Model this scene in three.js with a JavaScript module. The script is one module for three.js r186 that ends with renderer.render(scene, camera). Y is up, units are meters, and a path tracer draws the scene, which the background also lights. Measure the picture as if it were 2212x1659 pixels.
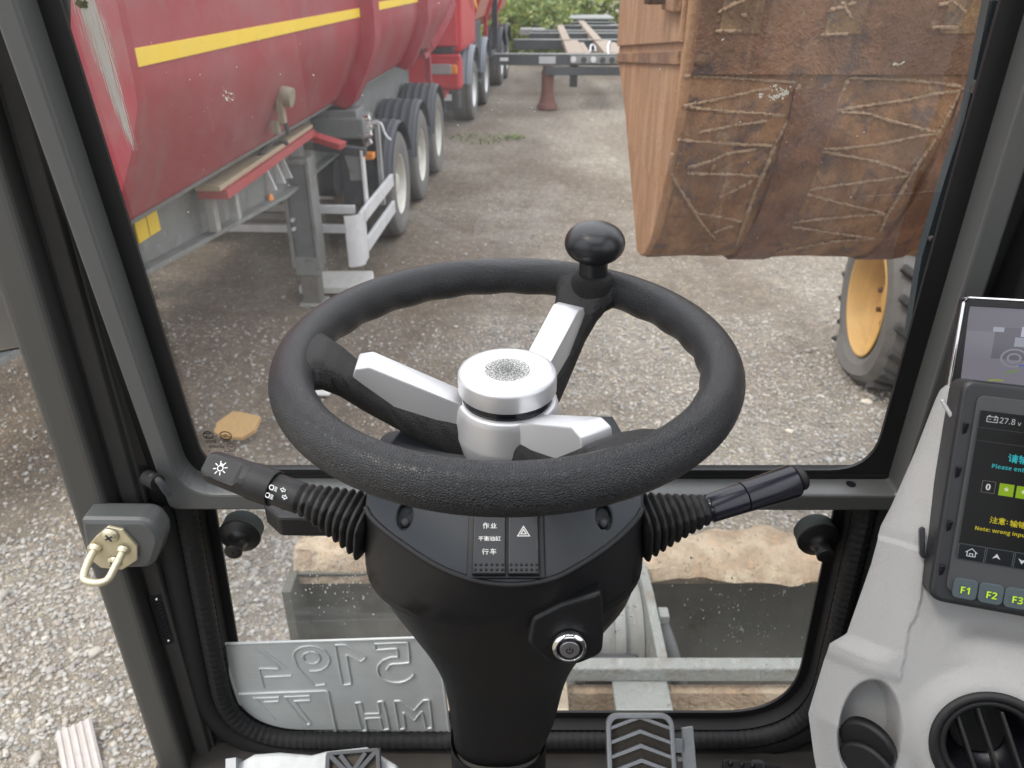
import * as THREE from 'three';
import { RoundedBoxGeometry } from 'three/addons/geometries/RoundedBoxGeometry.js';
import { mergeGeometries, mergeVertices, toCreasedNormals } from 'three/addons/utils/BufferGeometryUtils.js';
import { createNoise2D, createNoise3D } from 'simplex-noise';

// ---------------------------------------------------------------- camera, sky, sun, exposure
const PITCH = 28.1 * Math.PI / 180, FOCAL = 1664, EYE = 2.4;
const scene = new THREE.Scene();
const camera = new THREE.PerspectiveCamera(2 * Math.atan(829.5 / FOCAL) * 180 / Math.PI, 4 / 3, 0.02, 400);
camera.position.set(0, EYE, 0);
camera.rotation.set(-PITCH, 0, 0);
camera.focus = 0.70; camera.userData.fStop = 11.5;      // phone lens, focused on the steering wheel
scene.add(camera);

function overcastSky() {
  const w = 256, h = 128, d = new Float32Array(w * h * 4);
  const n = createNoise3D(rng(77));
  for (let j = 0; j < h; j++) for (let i = 0; i < w; i++) {
    const el = (j + 0.5) / h * Math.PI - Math.PI / 2, az = i / w * 2 * Math.PI;
    const s = Math.sin(Math.max(el, 0));
    const X = Math.cos(el) * Math.cos(az), Z = Math.cos(el) * Math.sin(az), Y = Math.sin(el);
    const c = n(X * 2.2, Y * 3, Z * 2.2) * 0.6 + n(X * 5, Y * 7, Z * 5) * 0.3;
    const L = (1 + 1.3 * s) / 2.3 * (1 + 0.10 * c) * 2.05;
    const k = (j * w + i) * 4;
    const b = el < 0 ? 0.35 : 1;
    d[k] = L * 0.965 * b; d[k + 1] = L * 0.995 * b; d[k + 2] = L * 1.05 * b; d[k + 3] = 1;
  }
  const t = new THREE.DataTexture(d, w, h, THREE.RGBAFormat, THREE.FloatType);
  t.mapping = THREE.EquirectangularReflectionMapping; t.magFilter = t.minFilter = THREE.LinearFilter;
  t.needsUpdate = true;
  return t;
}
function rng(seed) { let a = seed >>> 0; return () => { a = (a + 0x6D2B79F5) | 0; let t = Math.imul(a ^ (a >>> 15), 1 | a); t = (t + Math.imul(t ^ (t >>> 7), 61 | t)) ^ t; return ((t ^ (t >>> 14)) >>> 0) / 4294967296; }; }
const sky = overcastSky();
scene.background = sky; scene.environment = sky;
scene.backgroundIntensity = 1; scene.environmentIntensity = 1;
const sun = new THREE.DirectionalLight(0xfff4e6, 1.2);
sun.position.set(-9, 16, -3); sun.target.position.set(0, 0, -6);
sun.castShadow = true; sun.shadow.radius = 28; sun.shadow.mapSize.set(2048, 2048);
Object.assign(sun.shadow.camera, { left: -22, right: 22, top: 22, bottom: -22, near: 0.5, far: 70 });
scene.add(sun, sun.target);
const renderer = new THREE.WebGLRenderer({ antialias: true });
renderer.toneMapping = THREE.LinearToneMapping;
renderer.toneMappingExposure = 1.45;
renderer.shadowMap.enabled = true;

// ---------------------------------------------------------------- helpers
const V = (x, y, z) => new THREE.Vector3(x, y, z);
const R = Math.random === 0 ? 0 : rng(4242);
const rr = (a, b) => a + (b - a) * R();
const sP = Math.sin(PITCH), cP = Math.cos(PITCH);
// survey of the place: a sight line through a photo point (2212 x 1659 frame), met with a known height, plane or depth
function ray(px, py) { const u = (px - 1106) / FOCAL, v = (py - 829.5) / FOCAL; return V(u, -sP - v * cP, -(cP - v * sP)); }
function atD(px, py, d) { return ray(px, py).multiplyScalar(d).add(V(0, EYE, 0)); }
function onY(px, py, y) { const r = ray(px, py); return r.multiplyScalar((y - EYE) / r.y).add(V(0, EYE, 0)); }
function onZ(px, py, z) { const r = ray(px, py); return r.multiplyScalar(z / r.z).add(V(0, EYE, 0)); }
function onX(px, py, x) { const r = ray(px, py); return r.multiplyScalar(x / r.x).add(V(0, EYE, 0)); }
function onPlane(px, py, p, n) { const r = ray(px, py); const t = p.clone().sub(V(0, EYE, 0)).dot(n) / r.dot(n); return r.multiplyScalar(t).add(V(0, EYE, 0)); }

const taken = {};
function numbered(name) { taken[name] = (taken[name] || 0) + 1; return taken[name] === 1 ? name : name + '_' + String(taken[name] - 1).padStart(3, '0'); }
const origin = new Map();
function tag(o, label, category, group) { o.userData.label = label; o.userData.category = category; if (group) o.userData.group = group; return o; }
function thing(name, label, category, pos = V(0, 0, 0), group) {
  const g = new THREE.Group(); g.name = numbered(name); g.position.copy(pos); scene.add(g);
  tag(g, label, category, group); origin.set(g, pos.clone()); return g;
}
function part(name, geo, mat, parent, local = false) {          // geometry in world metres unless local
  const m = new THREE.Mesh(geo, mat); m.name = name; m.castShadow = m.receiveShadow = true;
  const o = origin.get(parent);
  if (!local) geo.translate(-o.x, -o.y, -o.z);
  origin.set(m, o || V(0, 0, 0)); parent.add(m); return m;
}
function single(name, geo, mat, label, category, group) {
  const m = new THREE.Mesh(geo, mat); m.name = numbered(name); m.castShadow = m.receiveShadow = true;
  geo.computeBoundingBox(); const b = geo.boundingBox, p = V((b.min.x + b.max.x) / 2, b.min.y, (b.min.z + b.max.z) / 2);
  geo.translate(-p.x, -p.y, -p.z); m.position.copy(p); scene.add(m);
  origin.set(m, p.clone());
  return tag(m, label, category, group);
}
function structure(name, geo, mat) { const m = new THREE.Mesh(geo, mat); m.name = name; m.userData.kind = 'structure'; m.castShadow = m.receiveShadow = true; scene.add(m); origin.set(m, V(0, 0, 0)); return m; }

// uv in metres from the dominant direction of each face
function boxUV(g, k = 1, ou = 0, ov = 0) {
  if (g.index) g = g.toNonIndexed();
  const p = g.attributes.position, uv = new Float32Array(p.count * 2);
  const a = V(), b = V(), c = V(), n = V();
  for (let i = 0; i < p.count; i += 3) {
    a.fromBufferAttribute(p, i); b.fromBufferAttribute(p, i + 1); c.fromBufferAttribute(p, i + 2);
    n.copy(b).sub(a).cross(c.clone().sub(a));
    const x = Math.abs(n.x), y = Math.abs(n.y), z = Math.abs(n.z);
    [a, b, c].forEach((q, j) => {
      let u, v; if (y >= x && y >= z) { u = q.x; v = q.z; } else if (x >= z) { u = q.z; v = q.y; } else { u = q.x; v = q.y; }
      uv[(i + j) * 2] = u * k + ou; uv[(i + j) * 2 + 1] = v * k + ov;
    });
  }
  g.setAttribute('uv', new THREE.BufferAttribute(uv, 2));
  return g;
}
function merge(list) {
  return mergeGeometries(list.map(g => {
    g = g.index ? g.toNonIndexed() : g;
    for (const k of Object.keys(g.attributes)) if (!['position', 'normal', 'uv'].includes(k)) g.deleteAttribute(k);
    if (!g.attributes.normal) g.computeVertexNormals();
    if (!g.attributes.uv) g.setAttribute('uv', new THREE.BufferAttribute(new Float32Array(g.attributes.position.count * 2), 2));
    return g;
  }));
}
// rounded box centred at c, turned about y / x / z
function bx(w, h, d, c = V(0, 0, 0), rot, bev = Math.min(w, h, d) * 0.12) {
  const g = new RoundedBoxGeometry(w, h, d, 1, Math.min(bev, Math.min(w, h, d) * 0.49));
  if (rot) g.applyMatrix4(new THREE.Matrix4().makeRotationFromEuler(new THREE.Euler(rot[0], rot[1], rot[2], 'YXZ')));
  g.translate(c.x, c.y, c.z); return boxUV(g);
}
// bar of w (sideways) x h (up) from a to b
function bar(a, b, w, h, bev, up = V(0, 1, 0)) {
  const L = a.distanceTo(b), z = b.clone().sub(a).normalize(), x = up.clone().cross(z).normalize(), y = z.clone().cross(x);
  const g = new RoundedBoxGeometry(w, h, L, 1, bev ?? Math.min(w, h) * 0.1);
  g.applyMatrix4(new THREE.Matrix4().makeBasis(x, y, z)); const m = a.clone().add(b).multiplyScalar(0.5); g.translate(m.x, m.y, m.z);
  return boxUV(g);
}
function cyl(a, b, r0, r1 = r0, seg = 20, open = false) {
  const L = a.distanceTo(b), g = new THREE.CylinderGeometry(r1, r0, L, seg, 1, open);
  g.applyQuaternion(new THREE.Quaternion().setFromUnitVectors(V(0, 1, 0), b.clone().sub(a).normalize()));
  const m = a.clone().add(b).multiplyScalar(0.5); g.translate(m.x, m.y, m.z); return g;
}
function tube(pts, r, seg = 40, rad = 8, closed = false) { return new THREE.TubeGeometry(new THREE.CatmullRomCurve3(pts, closed), seg, r, rad, closed); }
function lathe(prof, seg = 48) { return new THREE.LatheGeometry(prof.map(p => new THREE.Vector2(p[0], p[1])), seg); }
function aim(g, pos, dir) { g.applyQuaternion(new THREE.Quaternion().setFromUnitVectors(V(0, 1, 0), dir.clone().normalize())); g.translate(pos.x, pos.y, pos.z); return g; }
function ext(pts, depth, bevel = 0, holes = [], seg = 2) {
  const s = new THREE.Shape(pts.map(p => new THREE.Vector2(p[0], p[1])));
  for (const h of holes) s.holes.push(new THREE.Path(h.map(p => new THREE.Vector2(p[0], p[1]))));
  const dz = Math.max(depth - 2 * bevel, depth * 0.1), g = new THREE.ExtrudeGeometry(s, { depth: dz, bevelEnabled: bevel > 0, bevelThickness: bevel, bevelSize: bevel, bevelOffset: -bevel, bevelSegments: seg, curveSegments: 12 });
  return bevel > 0 ? g.translate(0, 0, bevel) : g;
}
function basis(g, o, x, y, z) { g.applyMatrix4(new THREE.Matrix4().makeBasis(x, y, z).setPosition(o)); return g; }
// loft through rings of equal point counts; closed rings; optional caps
function loft(rings, { capA = false, capB = false, crease = 0.6, closed = true } = {}) {
  const n = rings[0].length, pos = [], uv = [], idx = [];
  let s = 0;
  rings.forEach((r, k) => {
    if (k) s += r[0].distanceTo(rings[k - 1][0]);
    let t = 0;
    for (let i = 0; i <= (closed ? n : n - 1); i++) { const p = r[i % n]; if (i) t += p.distanceTo(r[(i - 1) % n]); pos.push(p.x, p.y, p.z); uv.push(t, s); }
  });
  const w = closed ? n + 1 : n;
  for (let k = 0; k + 1 < rings.length; k++) for (let i = 0; i + 1 < w; i++) { const a = k * w + i, b = a + 1, c = a + w, d = c + 1; idx.push(a, b, d, a, d, c); }
  const cap = (r, flip) => {
    const c = r.reduce((m, p) => m.add(p), V(0, 0, 0)).multiplyScalar(1 / n), b = pos.length / 3;
    for (const p of [...r, c]) { pos.push(p.x, p.y, p.z); uv.push(p.x, p.z); }
    for (let i = 0; i < n; i++) flip ? idx.push(b + i, b + n, b + (i + 1) % n) : idx.push(b + i, b + (i + 1) % n, b + n);
  };
  if (capA) cap(rings[0], true); if (capB) cap(rings[rings.length - 1], false);
  let g = new THREE.BufferGeometry();
  g.setAttribute('position', new THREE.Float32BufferAttribute(pos, 3)); g.setAttribute('uv', new THREE.Float32BufferAttribute(uv, 2)); g.setIndex(idx);
  return crease ? toCreasedNormals(g, crease) : (g.computeVertexNormals(), g);
}
function gridGeo(nu, nv, f) {
  const pos = [], uv = [], idx = [];
  for (let j = 0; j <= nv; j++) for (let i = 0; i <= nu; i++) { const q = f(i / nu, j / nv); pos.push(q[0].x, q[0].y, q[0].z); uv.push(q[1] ?? i / nu, q[2] ?? j / nv); }
  for (let j = 0; j < nv; j++) for (let i = 0; i < nu; i++) { const a = j * (nu + 1) + i, b = a + 1, c = a + nu + 1, d = c + 1; idx.push(a, b, d, a, d, c); }
  const g = new THREE.BufferGeometry(); g.setAttribute('position', new THREE.Float32BufferAttribute(pos, 3)); g.setAttribute('uv', new THREE.Float32BufferAttribute(uv, 2)); g.setIndex(idx); g.computeVertexNormals(); return g;
}
function roundRect(w, h, r, n = 6) {   // outline centred on 0
  const o = []; const q = [[w / 2 - r, h / 2 - r, 0], [-w / 2 + r, h / 2 - r, 1], [-w / 2 + r, -h / 2 + r, 2], [w / 2 - r, -h / 2 + r, 3]];
  for (const [x, y, k] of q) for (let i = 0; i <= n; i++) { const a = (k + i / n) * Math.PI / 2; o.push([x + r * Math.cos(a), y + r * Math.sin(a)]); }
  return o;
}
// round the corners of a polygon (2-D), radius per corner
function fillet(pts, rad, n = 8) {
  const out = [], N = pts.length;
  pts.forEach((p, i) => {
    const r = Array.isArray(rad) ? rad[i] : rad;
    if (!r) { out.push(p); return; }
    const a = new THREE.Vector2(...pts[(i + N - 1) % N]), b = new THREE.Vector2(...p), c = new THREE.Vector2(...pts[(i + 1) % N]);
    const u = a.clone().sub(b).normalize(), w = c.clone().sub(b).normalize(), ang = Math.acos(THREE.MathUtils.clamp(u.dot(w), -1, 1));
    const L = Math.min(r / Math.tan(ang / 2), a.distanceTo(b) * 0.49, c.distanceTo(b) * 0.49);
    const s = b.clone().addScaledVector(u, L), e = b.clone().addScaledVector(w, L);
    for (let k = 0; k <= n; k++) { const t = k / n; const q = s.clone().multiplyScalar((1 - t) * (1 - t)).addScaledVector(b, 2 * t * (1 - t)).addScaledVector(e, t * t); out.push([q.x, q.y]); }
  });
  return out;
}

// ---------------------------------------------------------------- procedural textures
function tileNoise(seed) {     // periodic fbm on the unit square
  const n4 = createNoise3D(rng(seed)), n4b = createNoise3D(rng(seed + 1));
  const TAU = Math.PI * 2;
  // periodic through a torus folded in 3-D twice
  return (x, y, f, oct = 4, gain = 0.5) => {
    let s = 0, a = 1, t = 0;
    for (let o = 0; o < oct; o++) {
      const r = f / TAU, X = x * TAU, Y = y * TAU;
      s += a * 0.5 * (n4(Math.cos(X) * r + 13.1 * o, Math.sin(X) * r, Math.cos(Y) * r + 7.7) + n4b(Math.sin(Y) * r + 3.3 * o, Math.cos(X) * r * 0.7 + Math.cos(Y) * r * 0.7, Math.sin(X) * r));
      t += a; a *= gain; f *= 2;
    }
    return s / t * 1.5;
  };
}
const clamp = (x, a = 0, b = 1) => Math.min(b, Math.max(a, x));
const smooth = (a, b, x) => { const t = clamp((x - a) / (b - a)); return t * t * (3 - 2 * t); };
const mix = (a, b, t) => a + (b - a) * t;
const mix3 = (a, b, t) => [mix(a[0], b[0], t), mix(a[1], b[1], t), mix(a[2], b[2], t)];
const toS = x => x <= 0.0031308 ? 12.92 * x : 1.055 * Math.pow(x, 1 / 2.4) - 0.055;
function tex(n, f, srgb = true, rep = 1) {      // f(x,y) -> linear [r,g,b,(a)] or number
  const d = new Uint8Array(n * n * 4);
  for (let j = 0; j < n; j++) for (let i = 0; i < n; i++) {
    const q = f(i / n, j / n, i, j), k = (j * n + i) * 4;
    if (typeof q === 'number') { const v = clamp(q) * 255; d[k] = d[k + 1] = d[k + 2] = v; d[k + 3] = 255; }
    else { for (let c = 0; c < 3; c++) d[k + c] = clamp(srgb ? toS(q[c]) : q[c]) * 255; d[k + 3] = (q[3] ?? 1) * 255; }
  }
  const t = new THREE.DataTexture(d, n, n, THREE.RGBAFormat, THREE.UnsignedByteType);
  t.wrapS = t.wrapT = THREE.RepeatWrapping; t.magFilter = THREE.LinearFilter; t.minFilter = THREE.LinearMipmapLinearFilter; t.generateMipmaps = true;
  if (srgb) t.colorSpace = THREE.SRGBColorSpace;
  t.repeat.set(rep, rep); t.needsUpdate = true; return t;
}
function cells(n, seed, count) {      // periodic Worley: f1, f2 and id fields
  const r = rng(seed), g = Math.round(Math.sqrt(count)), pts = [];
  for (let j = 0; j < g; j++) for (let i = 0; i < g; i++) pts.push([(i + r()) / g, (j + r()) / g, r()]);
  return (x, y) => {
    const ci = Math.floor(x * g), cj = Math.floor(y * g); let a = 9, b = 9, id = 0;
    for (let dj = -1; dj <= 1; dj++) for (let di = -1; di <= 1; di++) {
      const ii = ci + di, jj = cj + dj, p = pts[((jj % g + g) % g) * g + ((ii % g + g) % g)];
      const px = p[0] + Math.floor(ii / g), py = p[1] + Math.floor(jj / g), d = Math.hypot(px - x, py - y) * g;
      if (d < a) { b = a; a = d; id = p[2]; } else if (d < b) b = d;
    }
    return [a, b, id];
  };
}
function M(o) { return new THREE.MeshStandardMaterial({ roughness: 0.8, metalness: 0, ...o }); }
function MP(o) { return new THREE.MeshPhysicalMaterial({ roughness: 0.8, metalness: 0, ...o }); }
const lin = (r, g = r, b = r) => new THREE.Color().setRGB(r, g, b);

const N1 = tileNoise(11), N2 = tileNoise(29);
const T = {};
{
  const c1 = cells(0, 5, 1600), c2 = cells(0, 6, 6400);
  const H = (x, y) => { const a = c1(x, y), b = c2(x, y); return [a, b]; };
  T.gravel = tex(1024, (x, y) => {
    const [a, b] = H(x, y), n = N1(x, y, 9, 5), s = smooth(0.02, 0.3, a[1] - a[0]), s2 = smooth(0.02, 0.3, b[1] - b[0]);
    const big = a[2] > 0.8 ? 1 : 0;
    let l = mix(0.74 + 0.34 * b[2], 0.86 + 0.4 * a[2], big) * mix(0.55, 1, big ? s : s2) * (1 + 0.25 * n);
    const w = (a[2] * 7) % 1;
    return [l * 0.5 * (1 + 0.05 * w), l * 0.48, l * 0.45 * (1 - 0.08 * w)];
  });
  T.gravelBump = tex(1024, (x, y) => { const [a, b] = H(x, y); return 0.15 + (a[2] > 0.72 ? 0.7 * (1 - smooth(0.1, 0.75, a[0])) : 0.4 * (1 - smooth(0.1, 0.8, b[0])) * (0.4 + b[2])) + 0.12 * N2(x, y, 30, 3); }, false);
  T.rust = tex(1024, (x, y) => {
    const n = N1(x, y, 5, 6, 0.62), m = N2(x, y, 11, 5, 0.6), f = N1(x + 0.3, y, 70, 3);
    let c = mix3([0.16, 0.078, 0.038], [0.29, 0.155, 0.075], smooth(-0.5, 0.6, n));
    c = mix3(c, [0.075, 0.052, 0.052], smooth(0.05, 0.6, m) * 0.75);
    c = mix3(c, [0.34, 0.24, 0.15], smooth(0.3, 0.75, N2(x, y + 0.5, 18, 4, 0.6)) * 0.5);
    const k = 1 + 0.22 * f; return [c[0] * k, c[1] * k, c[2] * k];
  });
  T.rustPale = tex(512, (x, y) => { const n = N1(x, y * 0.3, 9, 5, 0.62), m = N2(x, y * 0.35, 30, 4, 0.6), f = N1(x + 0.3, y, 70, 3); let c = mix3([0.28, 0.145, 0.068], [0.39, 0.225, 0.12], smooth(-0.6, 0.6, n)); c = mix3(c, [0.24, 0.15, 0.095], smooth(0.2, 0.7, m) * 0.4); const k = 1 + 0.1 * f; return [c[0] * k, c[1] * k, c[2] * k]; });
  T.rustBump = tex(512, (x, y) => 0.5 + 0.35 * N1(x, y, 24, 5, 0.6) + 0.2 * N2(x, y, 90, 2), false);
  T.grain = (() => { const c = cells(0, 9, 2500); return tex(512, (x, y) => { const q = c(x, y); return smooth(0.0, 0.35, q[1] - q[0]) * (0.75 + 0.25 * q[2]) + 0.06 * N1(x, y, 60, 2); }, false); })();
  T.fine = tex(256, (x, y) => 0.5 + 0.45 * N1(x, y, 60, 2, 0.7), false);
  T.dusty = tex(512, (x, y) => { const n = 0.5 + 0.5 * N1(x, y, 6, 5, 0.6), f = N2(x, y, 60, 2); const k = 0.82 + 0.26 * n + 0.05 * f; return [k, k, k]; }, true);
  T.steel = tex(512, (x, y) => {
    const n = N1(x, y, 5, 6, 0.6), m = N2(x, y, 14, 5, 0.6); let c = [0.30, 0.305, 0.295];
    c = mix3(c, [0.22, 0.19, 0.15], smooth(0.1, 0.7, n) * 0.7); c = mix3(c, [0.42, 0.42, 0.40], smooth(0.2, 0.7, m) * 0.6);
    c = mix3(c, [0.16, 0.10, 0.06], smooth(0.5, 0.8, N1(x + 0.4, y + 0.2, 20, 4)) * 0.6); return c;
  });
  T.mud = tex(512, (x, y) => {
    const n = N1(x, y, 5, 6, 0.6), m = N2(x, y, 12, 5, 0.62); let c = mix3([0.33, 0.25, 0.17], [0.47, 0.39, 0.285], smooth(-0.5, 0.6, n));
    c = mix3(c, [0.50, 0.33, 0.20], smooth(0.15, 0.6, m) * 0.5); c = mix3(c, [0.26, 0.20, 0.15], smooth(0.45, 0.75, N2(x + 0.1, y, 26, 3)) * 0.8); return c;
  });
  T.mudBump = tex(512, (x, y) => 0.5 + 0.5 * N1(x, y, 16, 5, 0.6), false);
  T.redDust = tex(512, (x, y) => { const n = N1(x, y, 4, 6, 0.6), m = N2(x, y * 0.5, 12, 5, 0.6), f = N1(x + 0.2, y, 60, 2); let c = mix3([0.30, 0.026, 0.040], [0.29, 0.070, 0.078], smooth(-0.5, 0.7, n)); c = mix3(c, [0.25, 0.115, 0.105], smooth(0.2, 0.75, m) * 0.5); const k = 1 + 0.06 * f; return [c[0] * k, c[1] * k, c[2] * k]; });
  T.brushed = tex(512, (x, y) => { const k = 0.93 + 0.07 * N1(x * 1, y, 4, 4) + 0.03 * N2(0.3, y, 200, 1); return [k, k, k]; });
}
const rep = (t, k, l = k) => { const c = t.clone(); c.repeat.set(k, l); c.needsUpdate = true; return c; };

const MT = {
  gravel: M({ map: rep(T.gravel, 1 / 0.85), bumpMap: rep(T.gravelBump, 1 / 0.85), bumpScale: 0.010, roughness: 0.95, vertexColors: true }),
  stone: M({ color: lin(1), roughness: 0.9 }),
  frame: M({ color: lin(0.066, 0.066, 0.062), roughness: 0.24, bumpMap: rep(T.fine, 60), bumpScale: 0.0002 }),
  frameRailLit: M({ color: lin(0.105, 0.107, 0.105), roughness: 0.22, bumpMap: rep(T.fine, 60), bumpScale: 0.0001 }),  // same frame paint, lightened: sky sheen on the window rail put into the colour
  frameBlack: M({ color: lin(0.009), roughness: 0.7, bumpMap: rep(T.fine, 40), bumpScale: 0.0002 }),
  rubber: M({ color: lin(0.010, 0.0103, 0.0106), roughness: 0.62, bumpMap: rep(T.fine, 30), bumpScale: 0.0004 }),
  seal: M({ color: lin(0.012, 0.012, 0.0125), roughness: 0.5 }),
  legGrey: M({ color: lin(0.11, 0.12, 0.13), map: rep(T.dusty, 2), roughness: 0.6 }),
  glass: MP({ color: 0xffffff, transmission: 1, thickness: 0, roughness: 0, ior: 1.5, transparent: true }),
  wheel: M({ color: lin(0.017, 0.0176, 0.0192), roughness: 0.33, bumpMap: rep(T.grain, 11), bumpScale: 0.0006 }),
  spoke: M({ color: lin(0.012, 0.0115, 0.011), roughness: 0.62, bumpMap: rep(T.grain, 10), bumpScale: 0.0004 }),
  silver: M({ color: lin(0.70, 0.70, 0.71), roughness: 0.42, metalness: 0.55 }),
  chrome: M({ color: lin(0.85), roughness: 0.14, metalness: 1 }),
  blackPlastic: M({ color: lin(0.009, 0.0091, 0.0100), roughness: 0.42, bumpMap: rep(T.fine, 50), bumpScale: 0.00012 }),
  panelPlastic: M({ color: lin(0.021, 0.0245, 0.029), roughness: 0.46, bumpMap: rep(T.fine, 50), bumpScale: 0.00015 }),
  gloss: M({ color: lin(0.012, 0.012, 0.017), roughness: 0.22 }),
  bellows: M({ color: lin(0.009), roughness: 0.58 }),
  consoleGrey: M({ color: lin(0.38, 0.376, 0.37), roughness: 0.62, bumpMap: rep(T.fine, 26), bumpScale: 0.0006 }),
  plate: M({ color: lin(0.66, 0.68, 0.665), map: rep(T.brushed, 4), roughness: 0.38, metalness: 0.3 }),
  zinc: M({ color: lin(0.66, 0.60, 0.43), roughness: 0.4, metalness: 0.65 }),
  steelGrey: M({ map: rep(T.steel, 1.2), roughness: 0.75 }),
  pedal: M({ color: lin(0.36, 0.37, 0.38), roughness: 0.5, metalness: 0.4, map: rep(T.dusty, 6) }),
  grit: M({ color: lin(0.085, 0.072, 0.058), roughness: 0.95, bumpMap: rep(T.fine, 20), bumpScale: 0.001 }),
  floor: M({ color: lin(0.05, 0.045, 0.04), roughness: 0.9, map: rep(T.dusty, 3) }),
  rust: M({ map: rep(T.rust, 1.1), bumpMap: rep(T.rustBump, 2), bumpScale: 0.006, roughness: 0.85 }),
  rustSide: M({ map: rep(T.rustPale, 1.1), bumpMap: rep(T.rustBump, 2), bumpScale: 0.004, roughness: 0.85 }),
  weld: M({ color: lin(0.31, 0.205, 0.125), roughness: 0.8, bumpMap: rep(T.rustBump, 6), bumpScale: 0.002, map: rep(T.dusty, 3) }),
  red: M({ map: rep(T.redDust, 0.3), roughness: 0.6 }),
  redTruck: M({ color: lin(0.50, 0.04, 0.05), roughness: 0.4, map: rep(T.dusty, 0.7) }),
  peach: M({ color: lin(0.50, 0.22, 0.17), roughness: 0.6, map: rep(T.dusty, 0.5) }),
  yellow: M({ color: lin(0.80, 0.56, 0.03), roughness: 0.5 }),
  amber: M({ color: lin(0.75, 0.25, 0.04), roughness: 0.3 }),
  chassis: M({ color: lin(0.60, 0.62, 0.63), map: rep(T.steel, 0.7), roughness: 0.7 }),
  chassisDark: M({ color: lin(0.05, 0.052, 0.055), roughness: 0.7, map: rep(T.dusty, 1) }),
  fender: M({ color: lin(0.05, 0.056, 0.066), roughness: 0.6, map: rep(T.dusty, 1) }),
  tyre: M({ color: lin(0.15, 0.145, 0.135), roughness: 0.9, map: rep(T.dusty, 1.5), bumpMap: rep(T.rustBump, 3), bumpScale: 0.003 }),
  tread: M({ color: lin(0.05, 0.048, 0.046), roughness: 0.95, map: rep(T.dusty, 1.5) }),
  rim: M({ color: lin(0.62, 0.60, 0.54), roughness: 0.5, metalness: 0.3, map: rep(T.dusty, 2) }),
  alu: M({ color: lin(0.72, 0.73, 0.74), roughness: 0.45, metalness: 0.3, map: rep(T.dusty, 1) }),
  wood: M({ color: lin(0.42, 0.34, 0.24), roughness: 0.85, map: rep(T.dusty, 2) }),
  whiteSlab: M({ color: lin(0.62, 0.62, 0.58), roughness: 0.8, map: rep(T.dusty, 2) }),
  yellowRim: M({ color: lin(0.58, 0.36, 0.12), roughness: 0.55, map: rep(T.dusty, 1.5) }),
  mud: M({ map: rep(T.mud, 1.4), bumpMap: rep(T.mudBump, 2), bumpScale: 0.012, roughness: 0.95 }),
  bladeDark: M({ color: lin(0.07, 0.068, 0.06), roughness: 0.85, map: rep(T.steel, 1) }),
};
MT.bladeDark.color.setRGB(0.35, 0.34, 0.30);

// ================================================================ OUTDOORS
const gn = createNoise2D(rng(901)), gn2 = createNoise2D(rng(902));
function groundH(x, z) { return 0.012 * gn(x * 0.9, z * 0.9) + 0.006 * gn2(x * 3, z * 3); }
function fbm(x, y, o = 4) { let s = 0, a = 0.5; for (let i = 0; i < o; i++) { s += a * gn(x, y); x = x * 2.03 + 7; y = y * 2.03 - 3; a *= 0.55; } return s; }
// how much loose pale gravel (1) or bare brown soil (0) lies at a place
function gravelShare(x, z) {
  let g = 0.5 + 0.75 * fbm(x * 0.42 + 3, z * 0.42, 5);
  const spot = (cx, cz, r, k) => { g += k * Math.exp(-((x - cx) ** 2 + (z - cz) ** 2) / (r * r)); };
  spot(-2.9, -3.9, 0.9, -0.9); spot(-2.0, -2.3, 0.9, 0.6); spot(-1.7, -2.95, 0.28, -0.35); spot(-0.9, -2.6, 0.9, 0.35); spot(0.9, -3.4, 1.3, 0.3);
  spot(-0.9, -4.2, 0.8, -0.45); spot(-2.0, -6.0, 1.6, -0.5); spot(2.2, -4.6, 0.8, -0.15); spot(-2.3, -9.5, 2.6, -0.5);
  return clamp(g);
}
{
  const nx = 260, nz = 260, warp = t => { const s = t * 2 - 1; return Math.sign(s) * (9 * Math.abs(s) + 170 * Math.pow(Math.abs(s), 6)); };
  const g = gridGeo(nx, nz, (a, b) => { const x = warp(a), z = -5 - warp(b); return [V(x, Math.hypot(x, z + 5) < 14 ? groundH(x, z) : 0, z), x, z]; });
  g.computeBoundingBox();
  const p = g.attributes.position, col = new Float32Array(p.count * 3);
  for (let i = 0; i < p.count; i++) {
    const x = p.getX(i), z = p.getZ(i), s = gravelShare(x, z), n = 1 + 0.16 * fbm(x * 2.1, z * 2.1 + 9, 3);
    const c = mix3([0.36, 0.305, 0.25], [0.66, 0.635, 0.575], s);
    col.set([c[0] * n, c[1] * n, c[2] * n], i * 3);
  }
  g.setAttribute('color', new THREE.BufferAttribute(col, 3));
  if (g.attributes.normal.getY(0) < 0) { const ix = g.index.array; for (let i = 0; i < ix.length; i += 3) { const t = ix[i]; ix[i] = ix[i + 1]; ix[i + 1] = t; } g.computeVertexNormals(); }
  structure('ground', g, MT.gravel);
}
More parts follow.
